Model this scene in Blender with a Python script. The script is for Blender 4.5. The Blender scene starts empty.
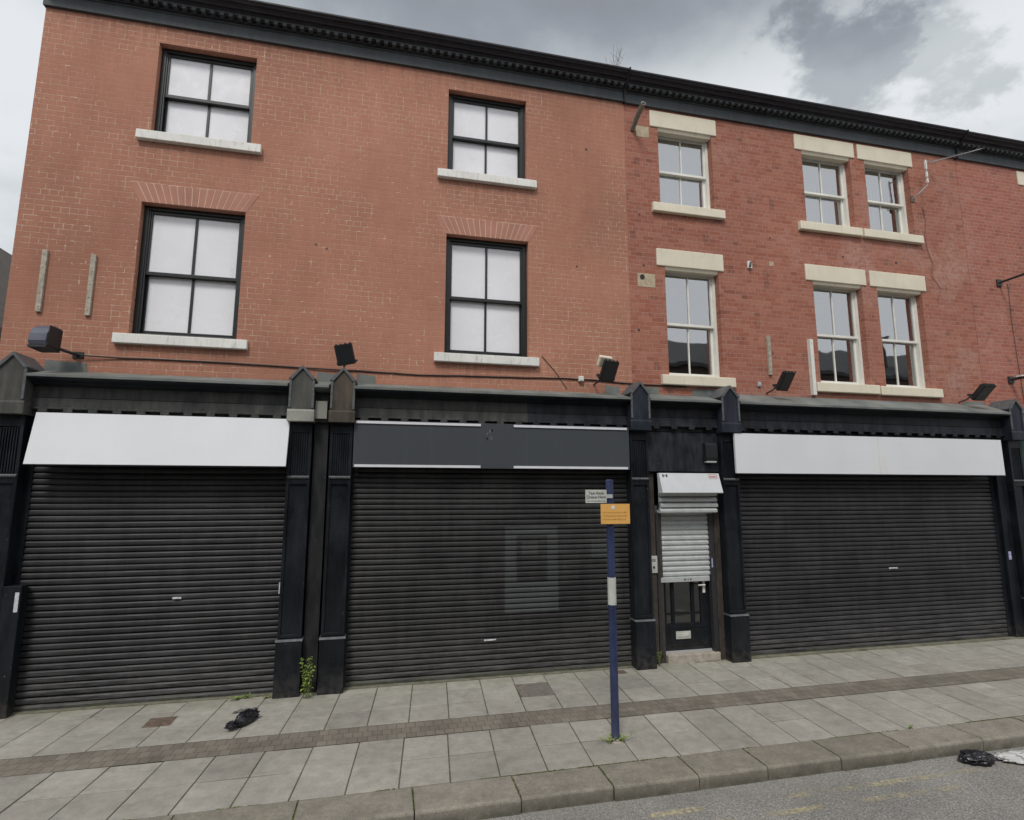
import bpy, bmesh, math, random
from mathutils import Vector, Matrix, noise
random.seed(7)
R = math.radians
S = bpy.context.scene
C = S.collection

# ------------------------------------------------------------------ camera
cam_d = bpy.data.cameras.new('camera'); cam = bpy.data.objects.new('camera', cam_d); C.objects.link(cam)
cam_d.sensor_fit = 'HORIZONTAL'; cam_d.sensor_width = 36; cam_d.lens = 550 / 1024 * 36
cam_d.clip_start = .05; cam_d.clip_end = 3000
RT = Vector((0.975021, -0.222112, 0.000453)); DN = Vector((0.032257, 0.139581, -0.989685)); FW = Vector((0.219757, 0.964979, 0.143259))
m = Matrix.Identity(4)
for i in range(3):
    m[i][0] = RT[i]; m[i][1] = -DN[i]; m[i][2] = -FW[i]
m[2][3] = 2.55
cam.matrix_world = m
S.camera = cam

# ------------------------------------------------------------------ world + sun
SUN_EL, SUN_AZ = 52, 205       # azimuth: direction the light comes from, clockwise from +Y
w = bpy.data.worlds.new('World'); S.world = w; w.use_nodes = True
nt = w.node_tree; N = nt.nodes; L = nt.links; N.clear()
def wn(t, **k):
    n = N.new(t)
    for a, b in k.items():
        if a.startswith('i_'):
            n.inputs[int(a[2:])].default_value = b
        else: setattr(n, a, b)
    return n
out = wn('ShaderNodeOutputWorld'); bg = wn('ShaderNodeBackground'); bg.inputs[1].default_value = .1
L.new(bg.outputs[0], out.inputs[0])
sky = wn('ShaderNodeTexSky', sky_type='NISHITA', sun_disc=False, sun_elevation=R(SUN_EL), sun_rotation=R(SUN_AZ))
tc = wn('ShaderNodeTexCoord'); sep = wn('ShaderNodeSeparateXYZ'); L.new(tc.outputs['Generated'], sep.inputs[0])
def math_(op, a, b=None, clamp=False):
    n = wn('ShaderNodeMath', operation=op, use_clamp=clamp)
    for i, v in enumerate((a, b)):
        if v is None: continue
        if isinstance(v, (int, float)): n.inputs[i].default_value = v
        else: L.new(v, n.inputs[i])
    return n.outputs[0]
def rng(v, a, b, c=0, d=1, smooth=True):
    n = wn('ShaderNodeMapRange'); n.interpolation_type = 'SMOOTHSTEP' if smooth else 'LINEAR'
    L.new(v, n.inputs[0])
    for i, q in enumerate((a, b, c, d)): n.inputs[i + 1].default_value = q
    return n.outputs[0]
zz = math_('MAXIMUM', sep.outputs[2], .05)
den = math_('ADD', zz, .25)
cx = math_('DIVIDE', sep.outputs[0], den); cy = math_('DIVIDE', sep.outputs[1], den)
comb = wn('ShaderNodeCombineXYZ'); L.new(cx, comb.inputs[0]); L.new(cy, comb.inputs[1])
n1 = wn('ShaderNodeTexNoise'); L.new(comb.outputs[0], n1.inputs['Vector']); n1.inputs['Scale'].default_value = 1.6; n1.inputs['Detail'].default_value = 7; n1.inputs['Roughness'].default_value = .55
n2 = wn('ShaderNodeTexNoise'); L.new(comb.outputs[0], n2.inputs['Vector']); n2.inputs['Scale'].default_value = 5.5; n2.inputs['Detail'].default_value = 6; n2.inputs['Roughness'].default_value = .62
# one darker cumulus over the right-hand roofline
def dist_to(v):
    d = wn('ShaderNodeVectorMath', operation='DISTANCE'); L.new(tc.outputs['Generated'], d.inputs[0]); d.inputs[1].default_value = v
    return d.outputs['Value']
def blob(v, r, amt):
    d = dist_to(v)
    d = math_('ADD', d, math_('MULTIPLY', math_('SUBTRACT', n2.outputs[0], .5), .34))
    return rng(d, r, r * .45, 0, amt)
bl = math_('MAXIMUM', blob((.590, .556, .585), .115, 1.0), blob((.665, .50, .555), .075, .6))
dk = math_('MULTIPLY', rng(sep.outputs[2], .55, .74), .68)          # denser deck overhead
dk2 = math_('MULTIPLY', rng(n1.outputs[0], .42, .62), .24)
s = math_('ADD', dk, dk2)
s = math_('ADD', s, math_('MULTIPLY', bl, .46), clamp=True)
# back of the street (behind the camera) keeps the brighter cloud
ramp = wn('ShaderNodeValToRGB'); L.new(s, ramp.inputs[0])
e = ramp.color_ramp.elements
e[0].position = 0; e[0].color = (.62, .64, .66, 1)
e[1].position = 1; e[1].color = (.16, .165, .185, 1)
x = e.new(.30); x.color = (.44, .468, .48, 1)
x = e.new(.62); x.color = (.25, .272, .30, 1)
front = rng(sep.outputs[1], .2, -.5, 1.0, 1.5)
back = rng(sep.outputs[1], .15, -.35, 0, 1)
mix0 = wn('ShaderNodeMix', data_type='RGBA'); L.new(back, mix0.inputs[0]); L.new(ramp.outputs[0], mix0.inputs[6])
mix0.inputs[7].default_value = (.74, .76, .78, 1)
sc = wn('ShaderNodeVectorMath', operation='SCALE'); L.new(mix0.outputs[2], sc.inputs[0]); sc.inputs['Scale'].default_value = 10.0
mx = wn('ShaderNodeMix', data_type='RGBA'); mx.inputs[0].default_value = .93
L.new(sky.outputs[0], mx.inputs[6]); L.new(sc.outputs[0], mx.inputs[7]); L.new(mx.outputs[2], bg.inputs[0])
sun_d = bpy.data.lights.new('sun', 'SUN'); sun_d.energy = 1.4; sun_d.angle = R(14); sun_d.color = (1, .965, .91)
sun = bpy.data.objects.new('sun', sun_d); C.objects.link(sun)
dx, dy = math.sin(R(SUN_AZ)) * math.cos(R(SUN_EL)), math.cos(R(SUN_AZ)) * math.cos(R(SUN_EL))
sun.rotation_euler = Vector((dx, dy, math.sin(R(SUN_EL)))).to_track_quat('Z', 'Y').to_euler()
vs = S.view_settings; vs.view_transform = 'Standard'; vs.look = 'None'; vs.gamma = 1; vs.use_curve_mapping = False; vs.exposure = .42
S.render.engine = 'CYCLES'

# ------------------------------------------------------------------ material helper
class Mat:
    def __init__(s, name, rough=.7, spec=.5, metal=0.0):
        s.m = bpy.data.materials.new(name); s.m.use_nodes = True; s.t = s.m.node_tree; s.n = s.t.nodes; s.l = s.t.links
        s.b = s.n['Principled BSDF']; s.b.inputs['Roughness'].default_value = rough; s.b.inputs['Specular IOR Level'].default_value = spec
        s.b.inputs['Metallic'].default_value = metal
        g = s.n.new('ShaderNodeNewGeometry'); s.geo = g; s.pos = g.outputs['Position']; s.isl = g.outputs['Random Per Island']
        q = s.n.new('ShaderNodeSeparateXYZ'); s.l.new(s.pos, q.inputs[0]); s.x, s.y, s.z = q.outputs
    def set(s, sock, v):
        if isinstance(v, (int, float)): sock.default_value = v
        elif isinstance(v, tuple): sock.default_value = v if len(v) == 4 or sock.type == 'VECTOR' else v + (1,)
        else: s.l.new(v, sock)
    def math(s, op, a, b=0, clamp=False):
        n = s.n.new('ShaderNodeMath'); n.operation = op; n.use_clamp = clamp; s.set(n.inputs[0], a); s.set(n.inputs[1], b); return n.outputs[0]
    def vec(s, x, y, z=0.0):
        n = s.n.new('ShaderNodeCombineXYZ'); s.set(n.inputs[0], x); s.set(n.inputs[1], y); s.set(n.inputs[2], z); return n.outputs[0]
    def scaled(s, v, sc):
        n = s.n.new('ShaderNodeVectorMath'); n.operation = 'MULTIPLY'; s.set(n.inputs[0], v); n.inputs[1].default_value = sc; return n.outputs[0]
    def noise(s, scale, detail=5, rough=.55, v=None, stretch=None, col=False):
        n = s.n.new('ShaderNodeTexNoise'); v = v or s.pos
        if stretch: v = s.scaled(v, stretch)
        s.l.new(v, n.inputs['Vector']); n.inputs['Scale'].default_value = scale; n.inputs['Detail'].default_value = detail; n.inputs['Roughness'].default_value = rough
        return n.outputs[1 if col else 0]
    def map(s, v, a, b, c=0.0, d=1.0):
        n = s.n.new('ShaderNodeMapRange'); s.set(n.inputs[0], v)
        for i, q in enumerate((a, b, c, d)): n.inputs[i + 1].default_value = q
        return n.outputs[0]
    def mix(s, f, a, b, mode='MIX'):
        n = s.n.new('ShaderNodeMix'); n.data_type = 'RGBA'; n.blend_type = mode; s.set(n.inputs[0], f); s.set(n.inputs[6], a); s.set(n.inputs[7], b); return n.outputs[2]
    def var(s, col, amt, f):      # multiply colour by 1 +- amt following a 0..1 value
        k = s.map(f, 0, 1, 1 - amt, 1 + amt)
        n = s.n.new('ShaderNodeVectorMath'); n.operation = 'SCALE'; s.set(n.inputs[0], col if not isinstance(col, tuple) else col[:3]); s.l.new(k, n.inputs['Scale']); return n.outputs[0]
    def color(s, c): s.set(s.b.inputs['Base Color'], c); return s
    def rough(s, v): s.set(s.b.inputs['Roughness'], v); return s
    def bump(s, h, strength=.5, dist=.01):
        n = s.n.new('ShaderNodeBump'); n.inputs['Strength'].default_value = strength; n.inputs['Distance'].default_value = dist
        s.l.new(h, n.inputs['Height'])
        if s.b.inputs['Normal'].is_linked: s.l.new(s.b.inputs['Normal'].links[0].from_socket, n.inputs['Normal'])
        s.l.new(n.outputs[0], s.b.inputs['Normal']); return s

def simple(name, col, rough=.6, amt=.18, scale=6, spec=.5, metal=0, bump=0, fine=60):
    a = Mat(name, rough, spec, metal)
    c = a.var(col, amt, a.map(a.noise(scale, 6), .3, .7)); c = a.var(c, amt * .5, a.map(a.noise(fine, 3), .3, .7))
    a.color(c)
    if bump: a.bump(a.noise(fine, 4), bump, .004)
    return a.m

def brick(name, c1, c2, mortar, bw=.232, rh=.0755, ms=.006, painted=False, bias=0.0, seed=0.0, lines=.0):
    a = Mat(name, .82, .25)
    u = a.math('ADD', a.math('ADD', a.x, a.y), seed)
    wob = a.map(a.noise(1.3, 2), .3, .7, -.004, .004)
    v = a.vec(u, a.math('ADD', a.z, wob))
    b = a.n.new('ShaderNodeTexBrick'); a.l.new(v, b.inputs['Vector'])
    b.offset = .5; b.offset_frequency = 2; b.squash = .5; b.squash_frequency = 4 if not painted else 3
    for k, q in dict(Scale=1.0).items(): b.inputs[k].default_value = q
    b.inputs['Color1'].default_value = (0, 0, 0, 1); b.inputs['Color2'].default_value = (1, 1, 1, 1); b.inputs['Mortar'].default_value = (.5, .5, .5, 1)
    b.inputs['Mortar Size'].default_value = ms; b.inputs['Mortar Smooth'].default_value = .35; b.inputs['Bias'].default_value = bias
    b.inputs['Brick Width'].default_value = bw; b.inputs['Row Height'].default_value = rh
    big = a.noise(.55, 5, .6); mid = a.noise(3.2, 6, .65); fine = a.noise(70, 4, .6)
    if painted:
        c = a.mix(a.map(b.outputs['Color'], 0, 1, 0, .30), c1, c2)
        c = a.mix(a.map(mid, .35, .7, 0, .55), c, c2)
        c = a.var(c, .14, a.map(big, .3, .7)); c = a.var(c, .07, a.map(fine, .3, .7))
        # soot drips and paler weathered areas
        streak = a.noise(2.6, 5, .6, stretch=(3.2, 3.2, .5))
        c = a.var(c, .05, a.map(streak, .3, .7))
        for (sx0, sx1, sz) in ((-3.5, -1.95, 7.36), (-3.53, -1.94, 4.45), (.65, 2.22, 7.35), (.65, 2.23, 4.42), (-4.8, 3.8, 9.17)):   # rain runs below sills and cornice
            k = a.math('MULTIPLY', a.map(a.x, sx0 - .05, sx0 + .08), a.map(a.x, sx1 + .05, sx1 - .08), True)
            k = a.math('MULTIPLY', k, a.math('MULTIPLY', a.map(a.z, sz + .01, sz), a.map(a.z, sz - .55, sz), True), True)
            k = a.math('MULTIPLY', k, a.map(a.noise(5, 5, .7, stretch=(3, 3, .25)), .42, .62), True)
            c = a.mix(a.math('MULTIPLY', k, .38), c, (.16, .085, .06))
        vis = a.math('MULTIPLY', a.map(a.noise(.9, 4, .6), .40, .56), a.map(a.noise(11, 4, .7), .38, .60), True)
        vis = a.math('ADD', a.math('MULTIPLY', vis, .60), .09)
        mm = a.math('MULTIPLY', b.outputs['Fac'], vis, True)
        c = a.mix(mm, c, mortar)
        tick = a.math('MULTIPLY', b.outputs['Fac'], a.map(a.noise(16, 3, .6), .60, .68), True)
        tick = a.math('MULTIPLY', tick, a.map(a.noise(.8, 4, .6), .42, .6), True)
        c = a.mix(a.math('MULTIPLY', tick, .8), c, (.66, .58, .50))
        chip = a.map(a.noise(9, 3, .5), .755, .79); c = a.mix(a.math('MULTIPLY', chip, .6), c, (.62, .55, .50))
        a.color(c).rough(a.map(mid, .3, .7, .7, .9))
        h = a.math('SUBTRACT', a.math('MULTIPLY', fine, .25), a.math('MULTIPLY', b.outputs['Fac'], .8))
        a.bump(h, .55, .006)
    else:
        c = a.mix(b.outputs['Color'], c1, c2)
        c = a.mix(a.map(a.noise(1.1, 5, .6), .45, .75, 0, .35), c, (c1[0] * .62, c1[1] * .72, c1[2] * .9))
        odd = a.map(a.noise(4.5, 2, .5, v=a.vec(a.math('SNAP', u, bw / 2), a.math('SNAP', a.z, rh), 3.1)), .60, .68)
        c = a.mix(a.math('MULTIPLY', odd, .5), c, (c1[0] * .42, c1[1] * .5, c1[2] * .62))
        c = a.var(c, .13, a.map(big, .3, .7)); c = a.var(c, .13, a.map(a.noise(38, 4, .6), .3, .7))
        ef = a.math('MULTIPLY', a.map(a.noise(.7, 4, .7, stretch=(1, 1, .8)), .52, .68), a.map(a.noise(14, 4), .35, .6), True)
        c = a.mix(a.math('MULTIPLY', ef, .28), c, (.58, .47, .43))
        mm = a.math('MULTIPLY', b.outputs['Fac'], a.map(a.noise(6, 4, .7), .3, .65, .35, .9))
        c = a.mix(mm, c, mortar)
        a.color(c); a.bump(a.math('SUBTRACT', a.math('MULTIPLY', fine, .3), b.outputs['Fac']), .6, .007)
    return a.m

M = {}
M['brick_a'] = brick('painted_brick', (.362, .158, .104), (.415, .205, .142), (.56, .42, .325), bw=.205, rh=.0765, ms=.006, painted=True)
M['brick_b'] = brick('red_brick', (.305, .107, .070), (.375, .160, .110), (.40, .265, .21), bw=.228, rh=.0745, ms=.0055, seed=3.3)
M['brick_c'] = brick('orange_red_brick', (.325, .108, .078), (.385, .155, .110), (.40, .265, .21), bw=.228, rh=.0745, ms=.007, seed=7.1)
M['arch'] = simple('painted_arch_brick', (.40, .185, .13), .8, .14, 3)
M['arch_mortar'] = simple('arch_mortar', (.60, .44, .35), .9, .1, 20)
M['paint_black'] = simple('black_window_paint', (.013, .015, .015), .38, .25, 9)
M['upvc'] = simple('cream_white_frame', (.76, .75, .69), .35, .08, 4)
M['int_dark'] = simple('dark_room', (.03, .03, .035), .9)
M['blind'] = simple('white_blind', (.93, .93, .95), .8, .02, 1.2)
M['curtain'] = simple('grey_net_curtain', (.34, .36, .39), .9, .1, 3)
M['concrete'] = simple('stone_step', (.36, .32, .27), .85, .25, 8, bump=.4)
M['thresh'] = simple('dirty_threshold', (.16, .155, .11), .9, .35, 6)
M['alu'] = simple('grey_alloy', (.42, .43, .44), .45, .12, 9)
M['slate'] = simple('slate_roof', (.07, .07, .075), .7, .25, 5)
M['white_pl'] = simple('white_plastic', (.72, .71, .66), .45, .06, 9)
M['black_pl'] = simple('black_plastic', (.012, .013, .015), .5, .2, 12)
M['cream_patch'] = simple('cement_patch', (.44, .36, .25), .9, .22, 14, bump=.5)
M['rust'] = simple('rusty_iron', (.10, .085, .07), .7, .35, 24)
M['pipe'] = simple('grey_weathered_pipe', (.20, .19, .155), .8, .3, 24)
M['iron'] = simple('dark_iron', (.03, .03, .032), .55, .3, 24)
M['wood_pale'] = simple('grey_timber', (.38, .34, .28), .85, .3, 18, bump=.4)
M['brown_wood'] = simple('worn_brown_timber', (.045, .036, .030), .7, .4, 9, bump=.4)

def stone():
    a = Mat('cream_painted_stone', .7, .3)
    c = a.var((.70, .64, .51), .07, a.map(a.noise(2.5, 5), .3, .7))
    st = a.map(a.noise(5, 6, .7, stretch=(3, 3, .5)), .55, .72); c = a.mix(a.math('MULTIPLY', st, .35), c, (.36, .32, .24))
    a.color(c).bump(a.noise(60, 4), .25, .003); return a.m
M['stone'] = stone()
def sillw():
    a = Mat('white_painted_sill', .65, .3)
    c = a.var((.72, .71, .67), .07, a.map(a.noise(3, 5), .3, .7))
    st = a.map(a.noise(7, 6, .7, stretch=(3, 3, .5)), .52, .70); c = a.mix(a.math('MULTIPLY', st, .5), c, (.26, .27, .21))
    a.color(c).bump(a.noise(60, 4), .25, .003); return a.m
M['sill_white'] = sillw()

def weather(name, col, col2, amt=1.0, rough=.5, spec=.28):
    """painted timber with long vertical streaks and flaked spots"""
    a = Mat(name, rough, spec)
    st = a.noise(2.6, 6, .7, stretch=(4, 4, .8)); blot = a.noise(2.2, 6, .65)
    c = a.mix(a.math('MULTIPLY', a.map(st, .38, .68), amt, True), col, col2)
    c = a.var(c, .3, a.map(blot, .3, .7))
    c = a.mix(a.math('MULTIPLY', a.map(a.noise(26, 4, .6), .69, .75), .5 * amt), c, (.3, .3, .28))
    base = a.math('MULTIPLY', a.map(a.z, .35, .0), a.map(a.noise(9, 5, .7), .40, .62), True); c = a.mix(a.math('MULTIPLY', base, .4), c, (.12, .11, .095))
    a.color(c).rough(a.map(blot, .3, .7, rough - .12, rough + .2)); a.bump(a.noise(90, 3), .15, .002); return a.m
M['gloss_black'] = weather('black_gloss_timber', (.0065, .008, .0105), (.017, .020, .026), .8, .36)
M['fascia_grey'] = weather('weathered_black_board', (.030, .032, .033), (.082, .083, .075), .9, .55)
M['fascia_black'] = weather('black_board', (.010, .011, .015), (.042, .044, .052), .8, .5)
M['cap_grey'] = weather('weathered_grey_stone', (.055, .056, .054), (.105, .102, .09), 1.0, .75)
M['cap_brown'] = weather('brown_weathered_stone', (.05, .042, .034), (.10, .082, .062), 1.0, .75)
M['cap_black'] = weather('blue_black_stone', (.010, .013, .022), (.032, .037, .052), .8, .5)
M['cap_edge'] = simple('worn_grey_edge', (.09, .095, .10), .6, .3, 20)
M['cap_pale'] = weather('pale_grey_paint', (.25, .25, .225), (.33, .33, .30), .6, .7)
M['cornice'] = weather('black_cornice_paint', (.022, .021, .026), (.046, .044, .052), .6, .55)
M['cornice_face'] = weather('grey_cornice_board', (.060, .067, .072), (.090, .098, .103), .6, .6)
M['green_board'] = weather('dark_green_board', (.012, .045, .028), (.03, .08, .05), .6, .5)
M['recess'] = weather('dark_recess_board', (.012, .013, .015), (.036, .036, .037), .9, .5)

def lead():
    a = Mat('lead_flashing', .6, .5)
    c = a.mix(a.map(a.noise(3, 6, .65), .35, .7), (.10, .115, .115), (.24, .25, .245))
    c = a.mix(a.math('MULTIPLY', a.map(a.noise(6, 5, .7), .48, .66), .6), c, (.105, .115, .055))
    a.color(c).bump(a.noise(20, 4), .4, .006); return a.m
M['lead'] = lead()

def signboard(name, col, streak=0.05):
    a = Mat(name, .42, .45)
    c = a.var(col, .03, a.map(a.noise(1.2, 4), .3, .7))
    k = a.math('MULTIPLY', a.map(a.x, 7.9, 8.06), a.map(a.x, 8.25, 8.10), True)      # yellowed strip by the panel joint
    k = a.math('MULTIPLY', k, a.map(a.noise(3, 4, .6, stretch=(1, 1, .3)), .3, .6), True)
    if col[0] > .5: c = a.mix(a.math('MULTIPLY', k, .4), c, (.62, .60, .46))
    s_ = a.map(a.noise(5, 5, .6, stretch=(3, 3, .15)), .52, .74); c = a.mix(a.math('MULTIPLY', s_, streak), c, (.36, .36, .33))
    a.color(c); return a.m
M['sign_white'] = signboard('blank_white_sign_panel', (.70, .715, .74), .04)
M['sign_grey'] = signboard('charcoal_sign_panel', (.055, .062, .070), .02)
M['trim'] = simple('white_trim', (.66, .66, .70), .5, .05)

def shutter(name, base, hi, patch=None):
    a = Mat(name, .5, .3)
    st = a.noise(4.0, 6, .65, stretch=(3, 3, .3)); hz = a.noise(9, 5, .65, stretch=(.25, 1, 4))
    c = a.mix(a.map(a.noise(1.4, 5, .6), .3, .72), base, hi)
    c = a.var(c, .28, a.map(st, .3, .7)); c = a.var(c, .30, a.map(hz, .3, .7))
    low = a.math('MULTIPLY', a.map(a.z, .75, 0.0), a.map(a.noise(12, 5, .7, stretch=(.3, 1, 3)), .38, .62), True)      # road dirt splashed up
    c = a.mix(a.math('MULTIPLY', low, .6), c, (.14, .135, .135))
    sp = a.map(a.noise(34, 3, .6), .745, .78); c = a.mix(a.math('MULTIPLY', sp, .5), c, (.25, .25, .24))
    moss = a.math('MULTIPLY', a.map(a.z, .10, .02), a.map(a.noise(4, 4), .4, .6), True); c = a.mix(a.math('MULTIPLY', moss, .6), c, (.10, .105, .065))
    if patch:
        for (x0, x1, z0, z1, f) in patch:
            def edge(v, lo, hi_): return a.math('MULTIPLY', a.map(v, lo - .008, lo + .008), a.map(v, hi_ + .008, hi_ - .008), True)
            k = a.math('MULTIPLY', edge(a.x, x0, x1), edge(a.z, z0, z1), True)
            c = a.mix(a.math('MULTIPLY', k, f), c, (.085, .10, .098))
    a.color(c).rough(a.map(hz, .3, .7, .42, .62)); return a.m
M['sh1'] = shutter('black_shutter_paint', (.016, .0165, .019), (.036, .036, .038))
M['sh2'] = shutter('faded_black_shutter_paint', (.017, .017, .018), (.039, .038, .038),
    [(1.69, 2.48, 1.90, 2.02, .40), (1.69, 1.86, 1.24, 1.90, .40), (2.32, 2.48, 1.24, 1.90, .34), (1.69, 2.48, .84, 1.24, .45), (1.93, 2.18, 1.62, 1.80, .25), (3.0, 3.28, 1.56, 1.82, .3)])
M['sh3'] = shutter('matt_black_shutter_paint', (.019, .0185, .021), (.037, .0365, .039))
M['sh_white'] = simple('pale_grey_shutter_slats', (.47, .49, .49), .4, .10, 9)
M['sh_box'] = simple('white_shutter_box_paint', (.56, .57, .585), .4, .05, 5)

def glass(name, tint, refl, rough=.02):
    m = bpy.data.materials.new(name); m.use_nodes = True; t = m.node_tree; t.nodes.clear()
    o = t.nodes.new('ShaderNodeOutputMaterial'); g = t.nodes.new('ShaderNodeBsdfGlossy'); g.inputs['Roughness'].default_value = rough
    g.inputs['Color'].default_value = (.88, .89, .90, 1)
    tr = t.nodes.new('ShaderNodeBsdfTransparent'); tr.inputs[0].default_value = tint + (1,)
    fr = t.nodes.new('ShaderNodeLayerWeight'); fr.inputs[0].default_value = .35
    mr = t.nodes.new('ShaderNodeMapRange'); t.links.new(fr.outputs['Fresnel'], mr.inputs[0]); mr.inputs[3].default_value = refl; mr.inputs[4].default_value = min(1, refl + .5)
    # old panes are never quite flat
    nz = t.nodes.new('ShaderNodeTexNoise'); nz.inputs['Scale'].default_value = 2.2; nz.inputs['Detail'].default_value = 1
    ge = t.nodes.new('ShaderNodeNewGeometry'); t.links.new(ge.outputs['Position'], nz.inputs['Vector'])
    bp = t.nodes.new('ShaderNodeBump'); bp.inputs['Strength'].default_value = .12; bp.inputs['Distance'].default_value = .02
    t.links.new(nz.outputs[0], bp.inputs['Height']); t.links.new(bp.outputs[0], g.inputs['Normal'])
    mx = t.nodes.new('ShaderNodeMixShader'); t.links.new(mr.outputs[0], mx.inputs[0]); t.links.new(tr.outputs[0], mx.inputs[1]); t.links.new(g.outputs[0], mx.inputs[2])
    t.links.new(mx.outputs[0], o.inputs[0]); return m
M['glass_a'] = glass('window_glass', (.98, .98, .98), .10)
def film():
    a = Mat('white_filmed_glass', .16, .5); c = a.var((.80, .80, .83), .04, a.map(a.noise(1.6, 4), .3, .7))
    sm = a.math('MULTIPLY', a.map(a.noise(7, 6, .7), .56, .72), a.map(a.noise(1.2, 2), .4, .6), True); c = a.mix(a.math('MULTIPLY', sm, .25), c, (.45, .46, .46))
    a.color(c).rough(a.map(a.noise(5, 5), .3, .7, .14, .34)); return a.m
M['film'] = film()
M['glass_b'] = glass('mirror_like_window_glass', (.75, .8, .82), .42)
M['glass_door'] = glass('door_glass', (.55, .6, .58), .12)

def slabs():
    a = Mat('concrete_flagstones', .85, .3)
    c = a.mix(a.isl, (.285, .270, .236), (.345, .328, .288))
    c = a.var(c, .17, a.map(a.noise(1.2, 6, .65), .3, .7)); c = a.var(c, .17, a.map(a.noise(8, 6, .7), .3, .7)); c = a.mix(a.math('MULTIPLY', a.map(a.noise(3.1, 5, .6), .54, .66), .35), c, (.33, .29, .26)); c = a.var(c, .18, a.map(a.noise(150, 3, .6), .3, .7))
    st = a.map(a.noise(2.8, 6, .7), .58, .70); c = a.mix(a.math('MULTIPLY', st, .35), c, (.13, .13, .105))
    gum = a.map(a.noise(17, 2, .4), .76, .78); c = a.mix(a.math('MULTIPLY', gum, .4), c, (.10, .10, .09))
    moss = a.math('MULTIPLY', a.map(a.y, 7.3, 7.85), a.map(a.noise(5, 5, .7), .42, .62), True); c = a.mix(a.math('MULTIPLY', moss, .35), c, (.20, .20, .11))
    pass
    a.color(c).bump(a.noise(120, 4, .7), .35, .003); return a.m
M['slab'] = slabs()
M['joint'] = simple('mossy_joint', (.105, .108, .062), .95, .4, 9)
M['slab_dark'] = simple('dark_cast_cover', (.17, .15, .13), .85, .25, 11, bump=.5)
M['cover_rust'] = simple('rusty_cover', (.14, .10, .075), .85, .35, 20, bump=.6)
def kerbm():
    a = Mat('kerb_stone', .85, .3)
    c = a.mix(a.isl, (.205, .187, .153), (.262, .240, .202))
    c = a.var(c, .22, a.map(a.noise(4, 6, .7), .3, .7)); c = a.var(c, .18, a.map(a.noise(22, 5, .7), .3, .7)); c = a.var(c, .22, a.map(a.noise(110, 3, .6), .3, .7))
    d = a.math('MULTIPLY', a.map(a.z, -.02, -.10), a.map(a.noise(7, 5, .7), .25, .55), True); c = a.mix(a.math('MULTIPLY', d, .85), c, (.09, .085, .065))
    a.color(c).bump(a.noise(70, 5, .7), .5, .006); return a.m
M['kerb'] = kerbm()
def band():
    a = Mat('brick_paver_band', .85, .3)
    b = a.n.new('ShaderNodeTexBrick'); a.l.new(a.vec(a.x, a.y), b.inputs['Vector']); b.inputs['Scale'].default_value = 1
    b.inputs['Color1'].default_value = (.165, .146, .120, 1); b.inputs['Color2'].default_value = (.212, .190, .158, 1); b.inputs['Mortar'].default_value = (.10, .092, .072, 1)
    b.inputs['Brick Width'].default_value = .1; b.inputs['Row Height'].default_value = .127; b.inputs['Mortar Size'].default_value = .004; b.inputs['Mortar Smooth'].default_value = .3; b.offset = .5
    c = a.var(b.outputs['Color'], .22, a.map(a.noise(2.3, 6, .6), .3, .7)); c = a.var(c, .2, a.map(a.noise(90, 3, .6), .3, .7))
    a.color(c).bump(a.math('SUBTRACT', a.math('MULTIPLY', a.noise(80, 3), .4), b.outputs['Fac']), .5, .005); return a.m
M['band'] = band()
def asphalt():
    a = Mat('worn_asphalt', .88, .3)
    v = a.n.new('ShaderNodeTexVoronoi'); a.l.new(a.pos, v.inputs['Vector']); v.inputs['Scale'].default_value = 62
    c = a.mix(a.map(v.outputs['Distance'], .1, .6), (.36, .345, .32), (.19, .185, .172))
    c = a.var(c, .2, a.map(a.noise(1.1, 6, .6), .3, .7)); c = a.var(c, .34, a.map(a.noise(40, 5, .75), .3, .7))
    pal = a.math('MULTIPLY', a.map(a.y, 4.45, 4.85), a.map(a.noise(3, 5), .35, .6), True); c = a.mix(a.math('MULTIPLY', pal, .35), c, (.27, .26, .23))
    a.color(c).bump(v.outputs['Distance'], .7, .006); a.bump(a.noise(30, 4), .3, .01); return a.m
M['asphalt'] = asphalt()
def yellow():
    a = Mat('worn_yellow_paint', .8, .3); a.color(a.var((.56, .49, .31), .25, a.map(a.noise(30, 4), .3, .7)))
    k = a.math('MULTIPLY', a.map(a.noise(26, 5, .7), .38, .60), a.map(a.noise(2.6, 3, .5), .42, .62), True)
    a.l.new(a.math('MULTIPLY', k, .72), a.b.inputs['Alpha']); return a.m
M['yellow'] = yellow()
def bagm(name, col):
    a = Mat(name, .28, .6); a.color(col); a.bump(a.noise(16, 4, .55), .6, .012); return a.m
M['bag_black'] = bagm('black_bin_liner', (.012, .012, .016)); M['bag_white'] = bagm('clear_white_film', (.55, .55, .54))
def leaf():
    a = Mat('weed_leaf', .55, .4); c = a.mix(a.isl, (.15, .24, .035), (.30, .38, .09)); a.color(c)
    a.b.inputs['Subsurface Weight'].default_value = 0; return a.m
M['leaf'] = leaf(); M['stem'] = simple('green_stem', (.12, .15, .05), .7)
M['twig'] = simple('bare_twig', (.16, .14, .12), .8)
M['blue'] = weather('blue_gloss_post', (.026, .036, .090), (.048, .060, .125), .9, .42)
M['plate'] = simple('grey_white_plate', (.50, .51, .47), .45, .12, 10)
M['orange'] = simple('orange_plate', (.72, .40, .11), .5, .06, 8)
M['orange_ink'] = simple('brown_lettering', (.40, .17, .04), .6, .1)
M['ink'] = simple('dark_lettering', (.03, .03, .04), .6, .1)
M['red_ink'] = simple('pink_lettering', (.45, .14, .16), .6, .1)
M['sticker'] = simple('worn_pale_sticker', (.55, .56, .60), .6, .2, 30)
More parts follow.
